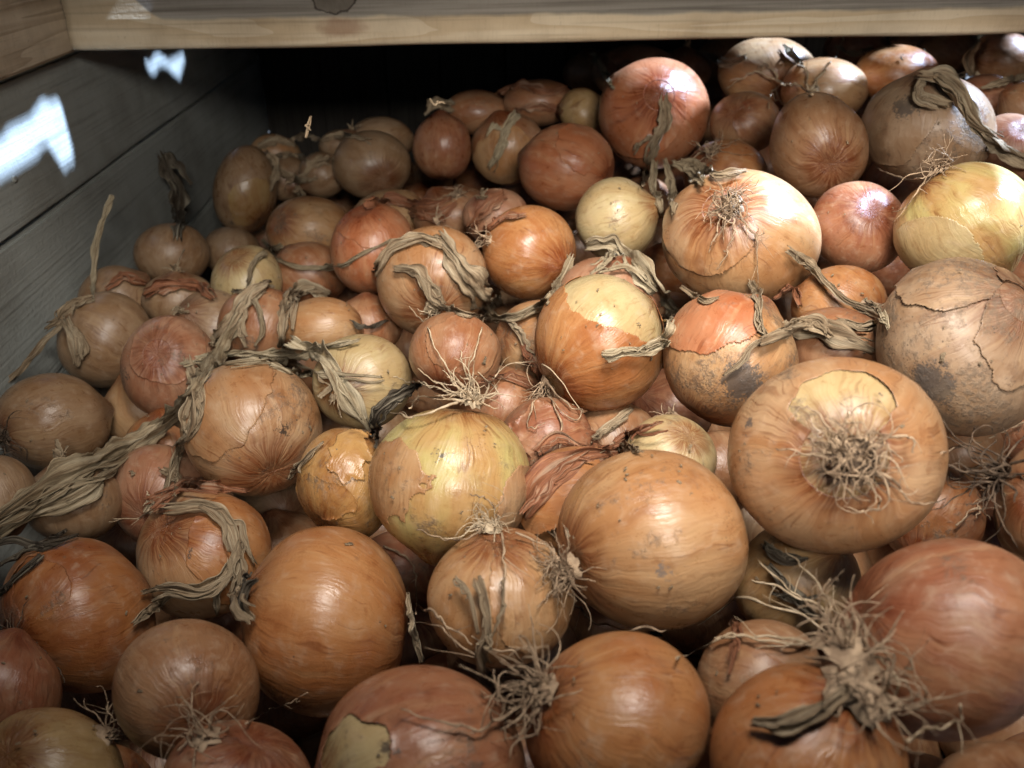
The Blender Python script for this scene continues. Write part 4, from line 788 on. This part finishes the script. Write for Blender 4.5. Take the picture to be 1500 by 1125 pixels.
shell('h6', (.3, .3, .9), 40, 'tan', rag=.3, curl=.08, lift=.03)
shell('d4', (-.6, .1, .8), 48, 'mud', rag=.13, curl=.026, dirt=.3)
shell('g5', (.3, .0, .9), 40, 'rust', rag=.2, curl=.03)
# ---------------------------------------------------------------- roots
tuft('a2', 32, 950, 70, .036, (-.3, -.3, .6), .9, .5, 'root_dark', .0005)
tuft('b1', 797, 1008, 80, .036, (-.75, .15, .5), .8, .42, 'root', .00048)
strands('b1', [[(790, 1000), (760, 960), (720, 950), (690, 930)], [(795, 1010), (740, 990), (690, 985), (668, 968)], [(790, 1020), (740, 1050), (700, 1070), (650, 1055), (590, 1045)], [(785, 1000), (730, 985), (680, 950), (640, 915), (598, 912)], [(800, 1015), (770, 1060), (735, 1050), (745, 1020)]], rad=.0006, lift=.006)
tuft('a9', 836, 832, 110, .026, (-.55, .0, .6), .8, .35, 'root', .00045)
strands('a9', [[(835, 870), (860, 905), (910, 920), (1000, 922)]], rad=.0007)
tuft('a8', 718, 772, 45, .028, (-.1, .35, .7), .8, .4, 'root_pale', .00042)
strands('a8', [[(712, 770), (680, 790), (650, 790), (608, 775)], [(730, 765), (722, 740), (690, 720)], [(735, 780), (740, 830), (735, 860), (738, 900)], [(755, 780), (800, 800), (815, 830), (810, 870)]], 'root', rad=.0005)
tuft('b2', 1262, 1010, 70, .036, (.1, .1, .8), 1.0, .45, 'root', .00045, pad=.008)
tuft('b2', 1245, 950, 50, .030, (-.3, .6, .5), .8, .3, 'root', .00048, pad=.008, seed=5)
strands('b2', [[(1245, 940), (1205, 900), (1165, 870), (1112, 822)], [(1240, 950), (1170, 900), (1090, 876), (1065, 885), (1022, 917)], [(1235, 955), (1140, 932), (1060, 935), (988, 972)], [(1250, 930), (1215, 880), (1180, 835), (1148, 803)], [(1245, 955), (1150, 940), (1070, 930), (1045, 942)], [(1240, 935), (1200, 890), (1140, 862), (1100, 850)], [(1275, 960), (1310, 985), (1315, 1030), (1300, 1050)], [(1330, 1085), (1370, 1065), (1408, 1060), (1404, 1030)]], 'root_pale', rad=.00065, lift=.008)
tuft('b5', 1243, 668, 120, .030, (.35, .0, .35), 1.0, .75, 'root', .00045, pad=.006, grav=.02)
tuft('b5', 1250, 680, 70, .018, (.0, .0, .5), 1.0, .9, 'root_dark', .0005, pad=.006, seed=9)
strands('b5', [[(1260, 690), (1300, 700), (1340, 735), (1384, 730)], [(1235, 655), (1190, 600), (1160, 595)], [(1240, 650), (1235, 620), (1245, 600)], [(1230, 670), (1180, 665), (1135, 655)], [(1270, 650), (1300, 640), (1330, 640), (1340, 665)], [(1265, 700), (1290, 735), (1270, 750), (1240, 745)]], rad=.00055)
tuft('b8', 692, 588, 55, .030, (-.5, .25, .6), .8, .35, 'root_pale', .00042)
strands('b8', [[(700, 590), (688, 545), (702, 495), (718, 432, .0)], [(705, 588), (680, 540), (674, 515)], [(700, 592), (650, 530), (625, 480), (600, 450)], [(706, 590), (725, 550), (760, 530), (810, 545), (850, 600)], [(685, 585), (640, 560), (612, 540)], [(680, 582), (620, 562), (575, 552)], [(680, 588), (620, 580), (598, 600)], [(670, 590), (600, 610), (555, 598)], [(695, 585), (730, 575), (700, 545)]], 'root_pale', rad=.00062, lift=.006)
tuft('d1', 1070, 300, 110, .030, (-.05, -.1, .45), 1.1, .6, 'root', .0005, pad=.006)
strands('d1', [[(1080, 310), (1105, 345), (1110, 380), (1112, 415)], [(1075, 315), (1072, 350), (1052, 395)], [(1060, 310), (1045, 350), (1040, 368)], [(1085, 320), (1110, 345), (1120, 335)]], 'root', rad=.0006)
tuft('d3', 1373, 248, 30, .032, (-.4, .1, .6), .8, .4, 'root', .0005)
strands('d3', [[(1375, 245), (1350, 262), (1320, 262), (1285, 248)], [(1372, 243), (1395, 235), (1360, 215)], [(1365, 250), (1330, 300), (1308, 312)]], 'root', rad=.0006)
tuft('c9', 987, 610, 36, .017, (-.1, -.2, .6), .9, .5, 'root', .0005)
tuft('c8', 800, 562, 26, .040, (.05, -.8, .5), .5, .35, 'root', .0005)
strands('c8', [[(800, 560), (830, 590), (852, 605), (840, 615), (800, 580)], [(798, 565), (780, 590), (775, 625), (800, 620)], [(800, 562), (815, 600), (822, 640), (808, 660)]], 'root', rad=.0006, lift=.004)
tuft('c5', 632, 452, 34, .016, (.1, -.5, .5), .9, .5, 'root_pale', .0005)
tuft('g7', 1195, 132, 10, .035, (-.5, .4, .5), .7, .4, 'root_pale', .0006)
strands('g7', [[(1185, 133), (1205, 105), (1228, 75), (1236, 45)], [(1184, 132), (1180, 105), (1165, 88), (1162, 68)], [(1190, 138), (1160, 122), (1135, 130), (1125, 160)], [(1150, 125), (1110, 106), (1095, 110), (1064, 130)], [(1146, 124), (1125, 95), (1110, 98)]], 'root_pale', rad=.0011, lift=.010)
tuft('g4', 1044, 220, 45, .032, (.05, .25, .6), .9, .5, 'root', .0006)
tuft('f2', 6, 640, 50, .034, (-.1, -.2, .6), .9, .45, 'root_dark', .0005)
tuft('g1', 1272, 452, 26, .024, (.4, .2, .5), .9, .4, 'root', .0005)
tuft('b6', 1470, 700, 60, .040, (-.8, .1, .3), .9, .5, 'root_dark', .0006)
strands('b6', [[(1470, 690), (1440, 680), (1400, 700), (1392, 690)], [(1460, 700), (1440, 730), (1430, 760)], [(1500, 618), (1440, 645), (1380, 665)]], 'root', rad=.0007)
tuft('h7', 668, 285, 20, .034, (.1, .3, .6), .9, .5, 'root', .0006)
tuft('e2', 640, 325, 16, .03, (.1, .6, .6), .9, .45, 'root', .0006)
tuft('c6', 716, 352, 20, .030, (-.4, .3, .6), .8, .45, 'root', .0005)
tuft('a4', 300, 1080, 30, .042, (-.2, .5, .6), .9, .35, 'root', .0004)
tuft('a1', 158, 1075, 18, .030, (.3, .4, .6), .8, .4, 'root', .0005)
strands('a4', [[(360, 1060), (395, 1040), (425, 1030), (450, 1015)], [(260, 1100), (300, 1050), (350, 1032)]], 'root', rad=.0004)
tuft('j7', 425, 265, 16, .030, (.3, .3, .6), .8, .4, 'root', .0006)
tuft('c2', 222, 745, 10, .014, (-.1, .1, .6), .8, .4, 'root_pale', .0005)
strands('c2', [[(232, 735), (205, 757), (160, 762)], [(225, 745), (222, 730), (213, 722)]], 'root_pale', rad=.0006)
strands('a5', [[(562, 800), (600, 822), (610, 860), (608, 900)]], 'root', rad=.0006, lift=.004)
strands('a8', [[(608, 885), (640, 905), (690, 940)]], 'root', rad=.0006, lift=.005)
tuft('g9', 1430, 110, 10, .03, (-.5, .1, .5), .6, .4, 'root_pale', .0006)

# ---------------------------------------------------------------- dried leaves and stalks
leaf('c1', [([(272, 533), (330, 520), (400, 522), (460, 512), (512, 500)], 24, dict(fold=.4, twist=.9)),
            ([(380, 525), (430, 545), (480, 548), (555, 552)], 15, dict(twist=.8)),
            ([(430, 503), (480, 530), (508, 580), (540, 625)], 30, dict(fold=.3, twist=.5)),
            ([(290, 540), (350, 532), (420, 530), (450, 540)], 16, dict(twist=1.1, seed=9))], 'leaf_pale', label='pale straw braid of dry leaves')
leaf('c1', [([(275, 530), (290, 575), (285, 620), (262, 660)], 26, dict(twist=1.0, fold=.5)), ([(300, 540), (275, 600), (270, 628)], 16, dict(twist=1.0)),
            ([(275, 620), (262, 660), (240, 718)], 22, dict(twist=.9, fold=.5))], 'leaf')
leaf(None, [([(345, 470), (318, 520), (285, 580), (225, 630), (160, 668), (80, 700), (-10, 760)], 40, dict(fold=.28, twist=.35, lift=.010, taut=.9)),
            ([(230, 622), (170, 680), (110, 730), (40, 755), (-10, 790)], 30, dict(fold=.3, twist=.5, lift=.006, taut=.9)),
            ([(150, 700), (90, 715), (40, 750), (-10, 772)], 20, dict(fold=.3, twist=.6, lift=.010, taut=.9))], 'leaf_green', name='onion_leaf',
     label='long broad grey green withered leaf slanting down to the left edge')
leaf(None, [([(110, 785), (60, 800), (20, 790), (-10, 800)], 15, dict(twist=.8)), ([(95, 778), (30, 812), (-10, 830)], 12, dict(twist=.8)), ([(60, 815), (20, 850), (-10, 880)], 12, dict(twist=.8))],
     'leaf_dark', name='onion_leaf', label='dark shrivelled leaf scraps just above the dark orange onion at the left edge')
leaf('c5', [([(550, 400), (575, 362), (620, 350), (655, 365), (690, 410), (722, 462)], 20, dict(twist=.6, fold=.4)), ([(645, 352), (675, 395), (705, 435), (725, 465)], 36, dict(fold=.35, twist=.35, lift=.006)),
            ([(580, 392), (612, 398), (632, 440), (670, 458), (722, 468)], 17, dict(twist=.7, lift=.007)), ([(608, 392), (640, 430), (648, 452)], 14, dict(twist=.7))], 'leaf')
leaf('c5', [([(722, 465), (760, 462), (800, 442), (825, 405), (838, 378)], 19, dict(twist=.6, fold=.4, lift=.006, depth=.665, taut=.9))], 'leaf_green')
leaf('c8', [([(862, 360), (900, 358), (935, 392), (962, 425), (985, 450)], 34, dict(fold=.4, twist=.5, lift=.012)), ([(902, 362), (885, 385), (868, 398)], 16, dict(twist=.7, lift=.012)),
            ([(880, 398), (920, 392), (960, 425)], 12, dict(twist=.8, lift=.010))], 'leaf_pale')
leaf('c8', [([(982, 445), (985, 478), (972, 497), (955, 508)], 20, dict(fold=.4, twist=.8, lift=.006)), ([(978, 500), (945, 512), (890, 521)], 20, dict(fold=.25, twist=.25, lift=.007, taper=(.8, 1)))], 'leaf_pale')
leaf('c8', [([(768, 508), (780, 525), (792, 550)], 20, dict(fold=.3, twist=.6, lift=.006))], 'leaf_red', name='skin_flake')
leaf('c9', [([(1100, 415), (1112, 440), (1112, 470), (1122, 490)], 18, dict(twist=.6, fold=.4)), ([(1118, 498), (1160, 482), (1200, 480), (1245, 498), (1275, 512)], 26, dict(twist=.6, fold=.5, lift=.010, taut=.8)),
            ([(1150, 490), (1105, 505), (1085, 530), (1062, 548)], 10, dict(twist=.6)), ([(1150, 478), (1190, 472), (1215, 490)], 22, dict(twist=.4, lift=.014))], 'leaf')
leaf('c9', [([(1140, 435), (1160, 425), (1170, 445)], 20, dict(twist=.7))], 'leaf_red', name='skin_flake')
leaf('g1', [([(1158, 366), (1195, 398), (1240, 440), (1292, 466)], 17, dict(fold=.3, twist=.25, lift=.008, taut=.9))], 'leaf', name='dry_stalk')
leaf('d4', [([(1352, 112), (1385, 118), (1412, 150), (1435, 190), (1480, 222), (1530, 250)], 27, dict(fold=.5, twist=.5, lift=.010, taut=.9)), ([(1372, 110), (1405, 135), (1425, 175), (1470, 210)], 16, dict(twist=.6, lift=.014, taut=.9))], 'leaf', name='dry_stalk')
leaf('d4', [([(1350, 115), (1345, 135), (1385, 150)], 26, dict(twist=.6, fold=.4, lift=.003))], 'leaf', name='skin_flake')
leaf('d6', [([(972, 142), (974, 180), (962, 208), (952, 235), (942, 272)], 17, dict(twist=.5, fold=.4)), ([(958, 200), (940, 210), (930, 225)], 10, dict(twist=.6))], 'leaf')
leaf('g4', [([(960, 240), (958, 275), (970, 318)], 17, dict(twist=.5, lift=.008, depth=.80)), ([(975, 238), (985, 270), (985, 310)], 18, dict(twist=.5, lift=.008, depth=.80)), ([(990, 240), (1010, 250), (1028, 268)], 22, dict(twist=.5, lift=.008, depth=.80)), ([(1000, 235), (1020, 240), (1030, 262)], 14, dict(twist=.6, lift=.01, depth=.80))], 'leaf_green')
leaf('d8', [([(758, 168), (742, 188), (735, 215), (718, 242)], 19, dict(twist=.4, fold=.3)), ([(735, 190), (722, 186), (714, 195)], 12, dict(twist=.6))], 'leaf_pale')
leaf('d9', [([(625, 165), (640, 150), (665, 152)], 12, dict(twist=.9)), ([(630, 150), (650, 156), (662, 162)], 16, dict(twist=.9))], 'leaf')
leaf('a6', [([(262, 745), (300, 742), (332, 765), (345, 800), (352, 830)], 40, dict(fold=.22, twist=.25, torn=1.)), ([(350, 800), (330, 845), (290, 868), (245, 862), (210, 868)], 24, dict(twist=.6, fold=.4, lift=.006)),
            ([(352, 810), (352, 850), (350, 885), (368, 905)], 26, dict(twist=.6, fold=.4, lift=.008)), ([(250, 870), (225, 890), (198, 912)], 17, dict(twist=.7, lift=.006)), ([(322, 850), (316, 875), (318, 900)], 13, dict(twist=.5, lift=.006))], 'leaf')
leaf('a6', [([(232, 728), (270, 712), (310, 712), (345, 718)], 22, dict(twist=.6, fold=.4, torn=1.2)), ([(225, 745), (250, 725), (285, 705)], 14, dict(twist=.6, lift=.006))], 'leaf_red', name='skin_flake')
leaf('a5', [([(365, 905), (355, 885), (362, 860), (375, 850)], 18, dict(twist=.7, lift=.004))], 'leaf_dark')
leaf('a8', [([(700, 855), (712, 890), (716, 940)], 26, dict(twist=.25, fold=.3, lift=.008, taper=(1, .9))), ([(668, 848), (688, 872), (700, 925)], 12, dict(twist=.5, lift=.008)), ([(738, 850), (735, 890), (722, 930)], 9, dict(twist=.5, lift=.007)), ([(712, 930), (705, 960), (715, 990)], 24, dict(twist=.5, fold=.5, lift=.010))], 'leaf', name='dry_stalk')
leaf('e9', [([(128, 440), (105, 448), (85, 468), (72, 478)], 24, dict(twist=.8, fold=.5, lift=.006)), ([(95, 470), (60, 505), (25, 545), (-8, 572)], 11, dict(twist=.6, fold=.4, lift=.004, depth=.72)), ([(95, 470), (112, 495), (112, 530)], 26, dict(twist=.5, fold=.4, lift=.010))], 'leaf')
leaf('e6', [([(412, 360), (385, 372), (368, 390), (362, 425)], 9, dict(twist=.5, lift=.006)), ([(340, 425), (362, 432), (378, 452), (384, 485), (374, 505)], 10, dict(twist=.5, lift=.006))], 'leaf_green')
leaf('e3', [([(385, 352), (410, 380), (450, 392), (500, 388), (530, 372), (572, 352)], 9, dict(twist=.4, lift=.003))], 'leaf_green')
leaf('f4', [([(476, 432), (445, 422), (422, 438), (415, 470), (412, 508)], 22, dict(twist=.6, fold=.5, lift=.008)), ([(470, 425), (440, 430), (432, 455), (428, 480)], 13, dict(twist=.7, lift=.010))], 'leaf')
leaf('f5', [([(395, 415), (360, 440), (340, 475), (310, 505)], 26, dict(twist=.5, fold=.5, lift=.008)), ([(360, 440), (352, 480), (360, 505)], 14, dict(twist=.6, lift=.006))], 'leaf')
leaf(None, [([(163, 288), (152, 315), (143, 350), (137, 395), (136, 440)], 11, dict(twist=.35, fold=.3, lift=.004, depth=.80))], 'leaf_pale', name='leaf_scrap', label='narrow pale leaf scrap standing against the grey left wall')
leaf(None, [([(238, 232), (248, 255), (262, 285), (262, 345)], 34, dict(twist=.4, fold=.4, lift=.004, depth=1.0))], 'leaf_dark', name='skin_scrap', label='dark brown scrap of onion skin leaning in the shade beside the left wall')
leaf(None, [([(618, 562), (575, 582), (548, 605), (545, 640)], 18, dict(twist=.6, fold=.4, lift=.006)), ([(600, 572), (560, 615), (550, 655)], 10, dict(twist=.6, lift=.006))], 'leaf_dark', name='onion_leaf', label='curled dark leaf between the mouldy onion and the yellow green onion')
leaf('i8', [([(905, 648), (930, 632), (965, 620)], 18, dict(twist=.6, fold=.4, lift=.006))], 'leaf_red', name='skin_flake')
leaf('h3', [([(870, 78), (880, 98), (898, 128)], 11, dict(twist=.6, lift=.01))], 'leaf_pale')
leaf('g9', [([(1520, 108), (1480, 116), (1440, 128)], 11, dict(twist=.5, lift=.01)), ([(1432, 62), (1420, 85), (1424, 110)], 11, dict(twist=.6, lift=.01))], 'leaf')
leaf(None, [([(598, 872), (604, 915), (616, 968)], 14, dict(twist=.4, fold=.5, lift=.006))], 'leaf', name='stalk_piece', label='short dry stalk stuck in the gap right of the big smooth orange onion')
leaf(None, [([(775, 745), (805, 705), (850, 672), (905, 662)], 42, dict(twist=.3, fold=.3, lift=.006))], 'leaf_red', name='skin_sheet', label='loose sheet of orange onion skin between the yellow green and large pale tan onions')
leaf('b2', [([(1130, 830), (1160, 865), (1195, 905)], 22, dict(twist=.5, fold=.5, lift=.004))], 'leaf_dark')
leaf('b2', [([(1240, 1010), (1200, 1040), (1150, 1062), (1110, 1060)], 30, dict(twist=.5, fold=.4, lift=.004))], 'leaf')
leaf('g6', [([(1175, 95), (1160, 80), (1150, 68)], 14, dict(twist=.5))], 'leaf_pale')
for k in ('e1', 'e7', 'h9', 'k2', 'h5', 'j4', 'f1', 'k7', 'e8', 'i1', 'h4', 'e3', 'c3', 'h8', 'g5', 'h6', 'd2', 'j7', 'k1', 'j6', 'g2', 'i4', 'd5'):
    if (ON[k].A @ np.array([0, 0, 1.]))[2] > -.75: neck(k, .45)

# crumbs of skin, soil and broken root lying over the pile
cr = Acc(); rc = np.random.default_rng(3)
keys = [k for k in ON if not k.startswith('z')]
for i in range(520):
    o = ON[keys[rc.integers(len(keys))]]; an = rc.uniform(0, 6.28); q = math.sqrt(rc.uniform(.05, 1)) * .98
    px, py = o.cx + math.cos(an) * q * o.R * F / o.d, o.cy + math.sin(an) * q * o.R * F / o.d
    dep = hit(px, py, grow=1.015)
    if dep is None: continue
    c0 = unproj(px, py, dep); own = min(ON.values(), key=lambda w_: abs(np.linalg.norm(w_.c - c0) - w_.R)); nn = c0 - own.c; nn /= np.linalg.norm(nn)
    if nn[2] < .15: continue
    s_ = rc.uniform(.0003, .0008) if rc.uniform() < .9 else rc.uniform(.0010, .0022)
    t1 = np.cross(nn, rc.normal(size=3)); t1 /= np.linalg.norm(t1); t2 = np.cross(nn, t1); G = []
    for a_ in range(3):
        for b_ in range(4):
            G.append(c0 + t1 * s_ * (a_ - 1 + rc.uniform(-.4, .4)) * rc.uniform(.4, .9) + t2 * s_ * (b_ - 1.5 + rc.uniform(-.4, .4)) + nn * s_ * (.25 + .5 * (a_ - 1) ** 2 * rc.uniform(0, 1) + rc.uniform(0, .3)))
    cr.add(np.array(G), [(a_ * 4 + b_, a_ * 4 + 4 + b_, a_ * 4 + 5 + b_, a_ * 4 + 1 + b_) for a_ in range(2) for b_ in range(3)], rc.normal(size=(12, 3)) * .3)
cb = cr.build('skin_crumbs', M['leaf'], loc=Vector((0, .5, .7))); tag(cb, 'crumbs of dry skin and soil strewn over the onions', 'crumbs', kind='stuff')
md = cb.modifiers.new('thickness', 'SOLIDIFY'); md.thickness = .0002

# a bent nail head and a staple in the side plank, near the far corner
def on_wall(px, py):
    dd = CRn @ raydir(px, py); t = (XW + .001) / dd[0]; return np.array(OFF) + dd * t
for px, py in ((366, 91), (20, 262)):
    c0 = on_wall(px, py); a = np.linspace(0, 2 * math.pi, 10, endpoint=False)
    ring = lambda r_, x_: [c0 + np.array([x_, r_ * math.cos(q), r_ * math.sin(q)]) for q in a]
    V = np.array(ring(.0035, 0) + ring(.0036, .0012) + ring(.0026, .0019) + [c0 + np.array([.0021, 0, 0])])
    Fc = [(r_ * 10 + k, r_ * 10 + (k + 1) % 10, (r_ + 1) * 10 + (k + 1) % 10, (r_ + 1) * 10 + k) for r_ in range(2) for k in range(10)] + [(20 + k, 20 + (k + 1) % 10, 30) for k in range(10)]
    mesh_obj('nail_head', V, Fc, M['board'], wl, loc=Vector(c0))

# husk clutter in the gaps and in the dim back left
leaf('b9', [([(425, 700), (440, 680), (470, 650)], 14, dict(twist=.8))], 'leaf')
leaf('f8', [([(700, 560), (740, 552), (790, 572)], 16, dict(twist=.6))], 'leaf_red', name='skin_flake')
leaf('j1', [([(870, 640), (900, 620), (925, 600)], 16, dict(twist=.7)), ([(880, 665), (910, 655), (935, 660)], 14, dict(twist=.7))], 'leaf', name='skin_flake')
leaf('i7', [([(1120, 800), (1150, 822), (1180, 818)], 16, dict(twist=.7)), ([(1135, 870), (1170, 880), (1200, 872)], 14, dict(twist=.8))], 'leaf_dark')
leaf('f7', [([(745, 470), (765, 490), (775, 520)], 12, dict(twist=.8))], 'leaf')
leaf('f6', [([(515, 470), (540, 480), (565, 470)], 12, dict(twist=.8))], 'leaf_dark')
leaf('g4', [([(1020, 240), (1050, 255), (1090, 250)], 16, dict(twist=.6))], 'leaf')
leaf('g1', [([(1268, 440), (1290, 455), (1300, 480)], 14, dict(twist=.8))], 'leaf_pale')
leaf('k5', [([(1040, 80), (1065, 92), (1090, 84)], 12, dict(twist=.8))], 'leaf')
leaf('i2', [([(1225, 70), (1250, 80), (1275, 72)], 10, dict(twist=.8))], 'leaf')
leaf('d1', [([(1000, 420), (1030, 440), (1050, 436)], 10, dict(twist=.8))], 'leaf')
strands('b6', [[(1400, 770), (1430, 745), (1450, 760)]], 'root', rad=.0006)
leaf('j7', [([(395, 235), (420, 225), (455, 238), (480, 232)], 16, dict(twist=.9)), ([(440, 262), (455, 245), (470, 228)], 10, dict(twist=.8)), ([(410, 250), (430, 262), (462, 262)], 14, dict(twist=.8))], 'leaf')
leaf('h9', [([(380, 215), (405, 205), (430, 212)], 14, dict(twist=.9)), ([(425, 205), (445, 198), (470, 204)], 10, dict(twist=.9))], 'leaf')
leaf('k7', [([(470, 205), (500, 198), (540, 203)], 12, dict(twist=.9)), ([(448, 200), (452, 185), (455, 172)], 6, dict(twist=.6, lift=.012))], 'leaf')
leaf('h6', [([(540, 300), (580, 292), (625, 300), (655, 292)], 24, dict(twist=.6)), ([(600, 310), (640, 316), (665, 300)], 16, dict(twist=.7))], 'leaf_red', name='skin_flake')
leaf('h8', [([(690, 330), (715, 300), (735, 285)], 22, dict(twist=.6)), ([(705, 345), (735, 320), (765, 315)], 18, dict(twist=.6))], 'leaf_red', name='skin_flake')
leaf('e8', [([(215, 430), (245, 418), (285, 420), (308, 435)], 22, dict(twist=.6))], 'leaf_red', name='skin_flake')
leaf('j5', [([(158, 420), (180, 405), (212, 415)], 16, dict(twist=.7))], 'leaf_red', name='skin_flake')
leaf('j6', [([(735, 135), (765, 125), (800, 135), (830, 128)], 18, dict(twist=.7)), ([(760, 160), (795, 155), (822, 165)], 16, dict(twist=.7))], 'leaf_red', name='skin_flake')
leaf('e4', [([(388, 222), (402, 245), (398, 275)], 16, dict(twist=.6))], 'leaf')
leaf('f9', [([(790, 660), (815, 640), (850, 655)], 22, dict(twist=.6)), ([(775, 690), (800, 680), (812, 700)], 16, dict(twist=.7))], 'leaf_red', name='skin_flake')
leaf('i9', [([(1075, 905), (1078, 940), (1068, 985)], 14, dict(twist=.6))], 'leaf_red', name='skin_flake')
leaf('c2', [([(240, 690), (262, 700), (255, 725)], 16, dict(twist=.7))], 'leaf')
leaf('g2', [([(1230, 470), (1262, 478), (1290, 470)], 18, dict(twist=.6))], 'leaf')

# ---------------------------------------------------------------- unseen boards added above the bin, holes cut to shape the sun patches
ZC = OFF.z + .03
def on_cover(px, py, key):
    if key == 'wall': dd = CRn @ raydir(px, py); t = XW / dd[0]; p = np.array(OFF) + dd * t
    else:
        o = ON[key]; dep = hit(px, py, only=key); p = unproj(px, py, dep if dep else o.d)
    s = np.array(SUN); return (p + s * (ZC - p[2]) / s[2])[:2]
LIT = [('wall', [(100, 128), (107, 190), (109, 214), (108, 250), (104, 232), (92, 250), (72, 222), (30, 250), (-30, 285), (-30, 225), (60, 168), (92, 136)]),
 ('wall', [(208, 84), (274, 84), (270, 98), (262, 120), (244, 98), (228, 112), (212, 94)]),
 ('d1', [(1060, 240), (1095, 290), (1115, 340), (1140, 362), (1215, 362), (1215, 235)]),
 ('d6', [(915, 82), (960, 112), (1000, 135), (1008, 150), (1050, 138), (1045, 88), (985, 65)]),
 ('g6', [(1106, 40), (1110, 72), (1165, 72), (1205, 95), (1205, 40)]),
 ('g7', [(1190, 86), (1228, 96), (1244, 110), (1285, 114), (1270, 78), (1230, 70)]), ('g7', [(1070, 110), (1150, 112), (1185, 128), (1185, 142), (1100, 140), (1070, 140)]),
 ('g8', [(1317, 60), (1317, 112), (1380, 104), (1390, 60)]), ('d5', [(1222, 134), (1258, 142), (1276, 156), (1290, 130), (1240, 120)]),
 ('d4', [(1400, 100), (1428, 160), (1412, 205), (1435, 228), (1490, 225), (1480, 100)]), ('d4', [(1372, 240), (1405, 202), (1445, 215), (1420, 252)]),
 ('d3', [(1395, 232), (1415, 290), (1430, 330), (1450, 390), (1550, 410), (1550, 225)]),
 ('h1', [(1436, 160), (1560, 160), (1560, 268), (1450, 252)]), ('g9', [(1478, 96), (1496, 50), (1560, 50), (1560, 110)])]
polys = [np.array([on_cover(x_, y_, k) for x_, y_ in pg]) for k, pg in LIT]
polys = [Q.mean(0) + (Q - Q.mean(0)) * (1.0 if LIT[i][0] == 'wall' else 1.3) for i, Q in enumerate(polys)]
def inside(P, Q):
    x_, y_ = P[..., 0], P[..., 1]; c_ = np.zeros(x_.shape, bool); j = len(Q) - 1
    for i in range(len(Q)):
        xi, yi = Q[i]; xj, yj = Q[j]
        with np.errstate(divide='ignore', invalid='ignore'):
            c_ ^= ((yi > y_) != (yj > y_)) & (x_ < (xj - xi) * (y_ - yi) / (yj - yi + 1e-12) + xi)
        j = i
    return c_
cov = tag(empty('sun_mask_boards', (.4, .9, ZC)), 'unseen boards added over the bin with holes cut to shape the sun patches', 'sun mask', kind='structure')
h_ = .0036; wob = SNoise(444, 12, 1)
xs = np.arange(-.62, 1.75, .12)
for bi, x0 in enumerate(xs):
    gx = np.linspace(x0, x0 + .1212, 34); gy = np.arange(.16, 1.75, h_)
    GX, GY = np.meshgrid(gx, gy, indexing='ij'); P = np.stack([GX, GY], -1)
    CX = (P[:-1, :-1] + P[1:, 1:]) / 2; Q3 = np.concatenate([CX * 55, np.zeros(CX.shape[:2] + (1,))], -1)
    Cw = CX + .0035 * np.stack([wob(Q3), wob(Q3 + 9)], -1)
    hole = np.zeros(CX.shape[:2], bool)
    for Q in polys: hole |= inside(Cw, Q)
    hole &= ~((CX[..., 0] < -.1) & (CX[..., 1] > .872) & (CX[..., 1] < 1.03))
    hole |= (CX[..., 0] < .46) & (CX[..., 1] < .485 + .004 * wob(Q3[..., :1] * [1, 0, 0]))
    ny = len(gy); Fq = [(i * ny + j, (i + 1) * ny + j, (i + 1) * ny + j + 1, i * ny + j + 1) for i in range(len(gx) - 1) for j in range(ny - 1) if not hole[i, j]]
    Z = ZC + .0 * GX
    keep = np.zeros((len(gx) + 1, ny + 1), int); keep[1:-1, 1:-1] = (~hole).astype(int)   # round off the hole edges
    cnt = keep[:-1, :-1] + keep[1:, :-1] + keep[:-1, 1:] + keep[1:, 1:]
    edge = (cnt > 0) & (cnt < 4); edge[[0, -1]] = False; edge[:, [0, -1]] = False
    for _ in range(3):
        n_ = np.zeros(edge.shape); ax_ = np.zeros(edge.shape); ay_ = np.zeros(edge.shape)
        for di, dj in ((1, 0), (-1, 0), (0, 1), (0, -1)):
            e_ = np.roll(edge, (di, dj), (0, 1)); n_ += e_; ax_ += e_ * np.roll(GX, (di, dj), (0, 1)); ay_ += e_ * np.roll(GY, (di, dj), (0, 1))
        m_ = edge & (n_ > 1); GX = np.where(m_, .35 * GX + .65 * ax_ / np.maximum(n_, 1), GX); GY = np.where(m_, .35 * GY + .65 * ay_ / np.maximum(n_, 1), GY)
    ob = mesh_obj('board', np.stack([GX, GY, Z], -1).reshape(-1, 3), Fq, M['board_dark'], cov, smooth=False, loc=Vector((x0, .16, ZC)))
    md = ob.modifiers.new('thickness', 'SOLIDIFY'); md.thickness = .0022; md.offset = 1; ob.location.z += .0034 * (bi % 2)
sb = tag(empty('added_sun_screen', (.50, .0, ZC)), 'unseen plank screen added beside the opening to block the sun', 'bin wall', kind='structure')  # added screen, keeps direct sun off the front of the pile
for i in range(9): board('plank', (.48, -.70, ZC + .006 + .145 * i), (.50, .575, ZC + .145 * (i + 1) + .003), M['board_dark'], sb, seed=90 + i)
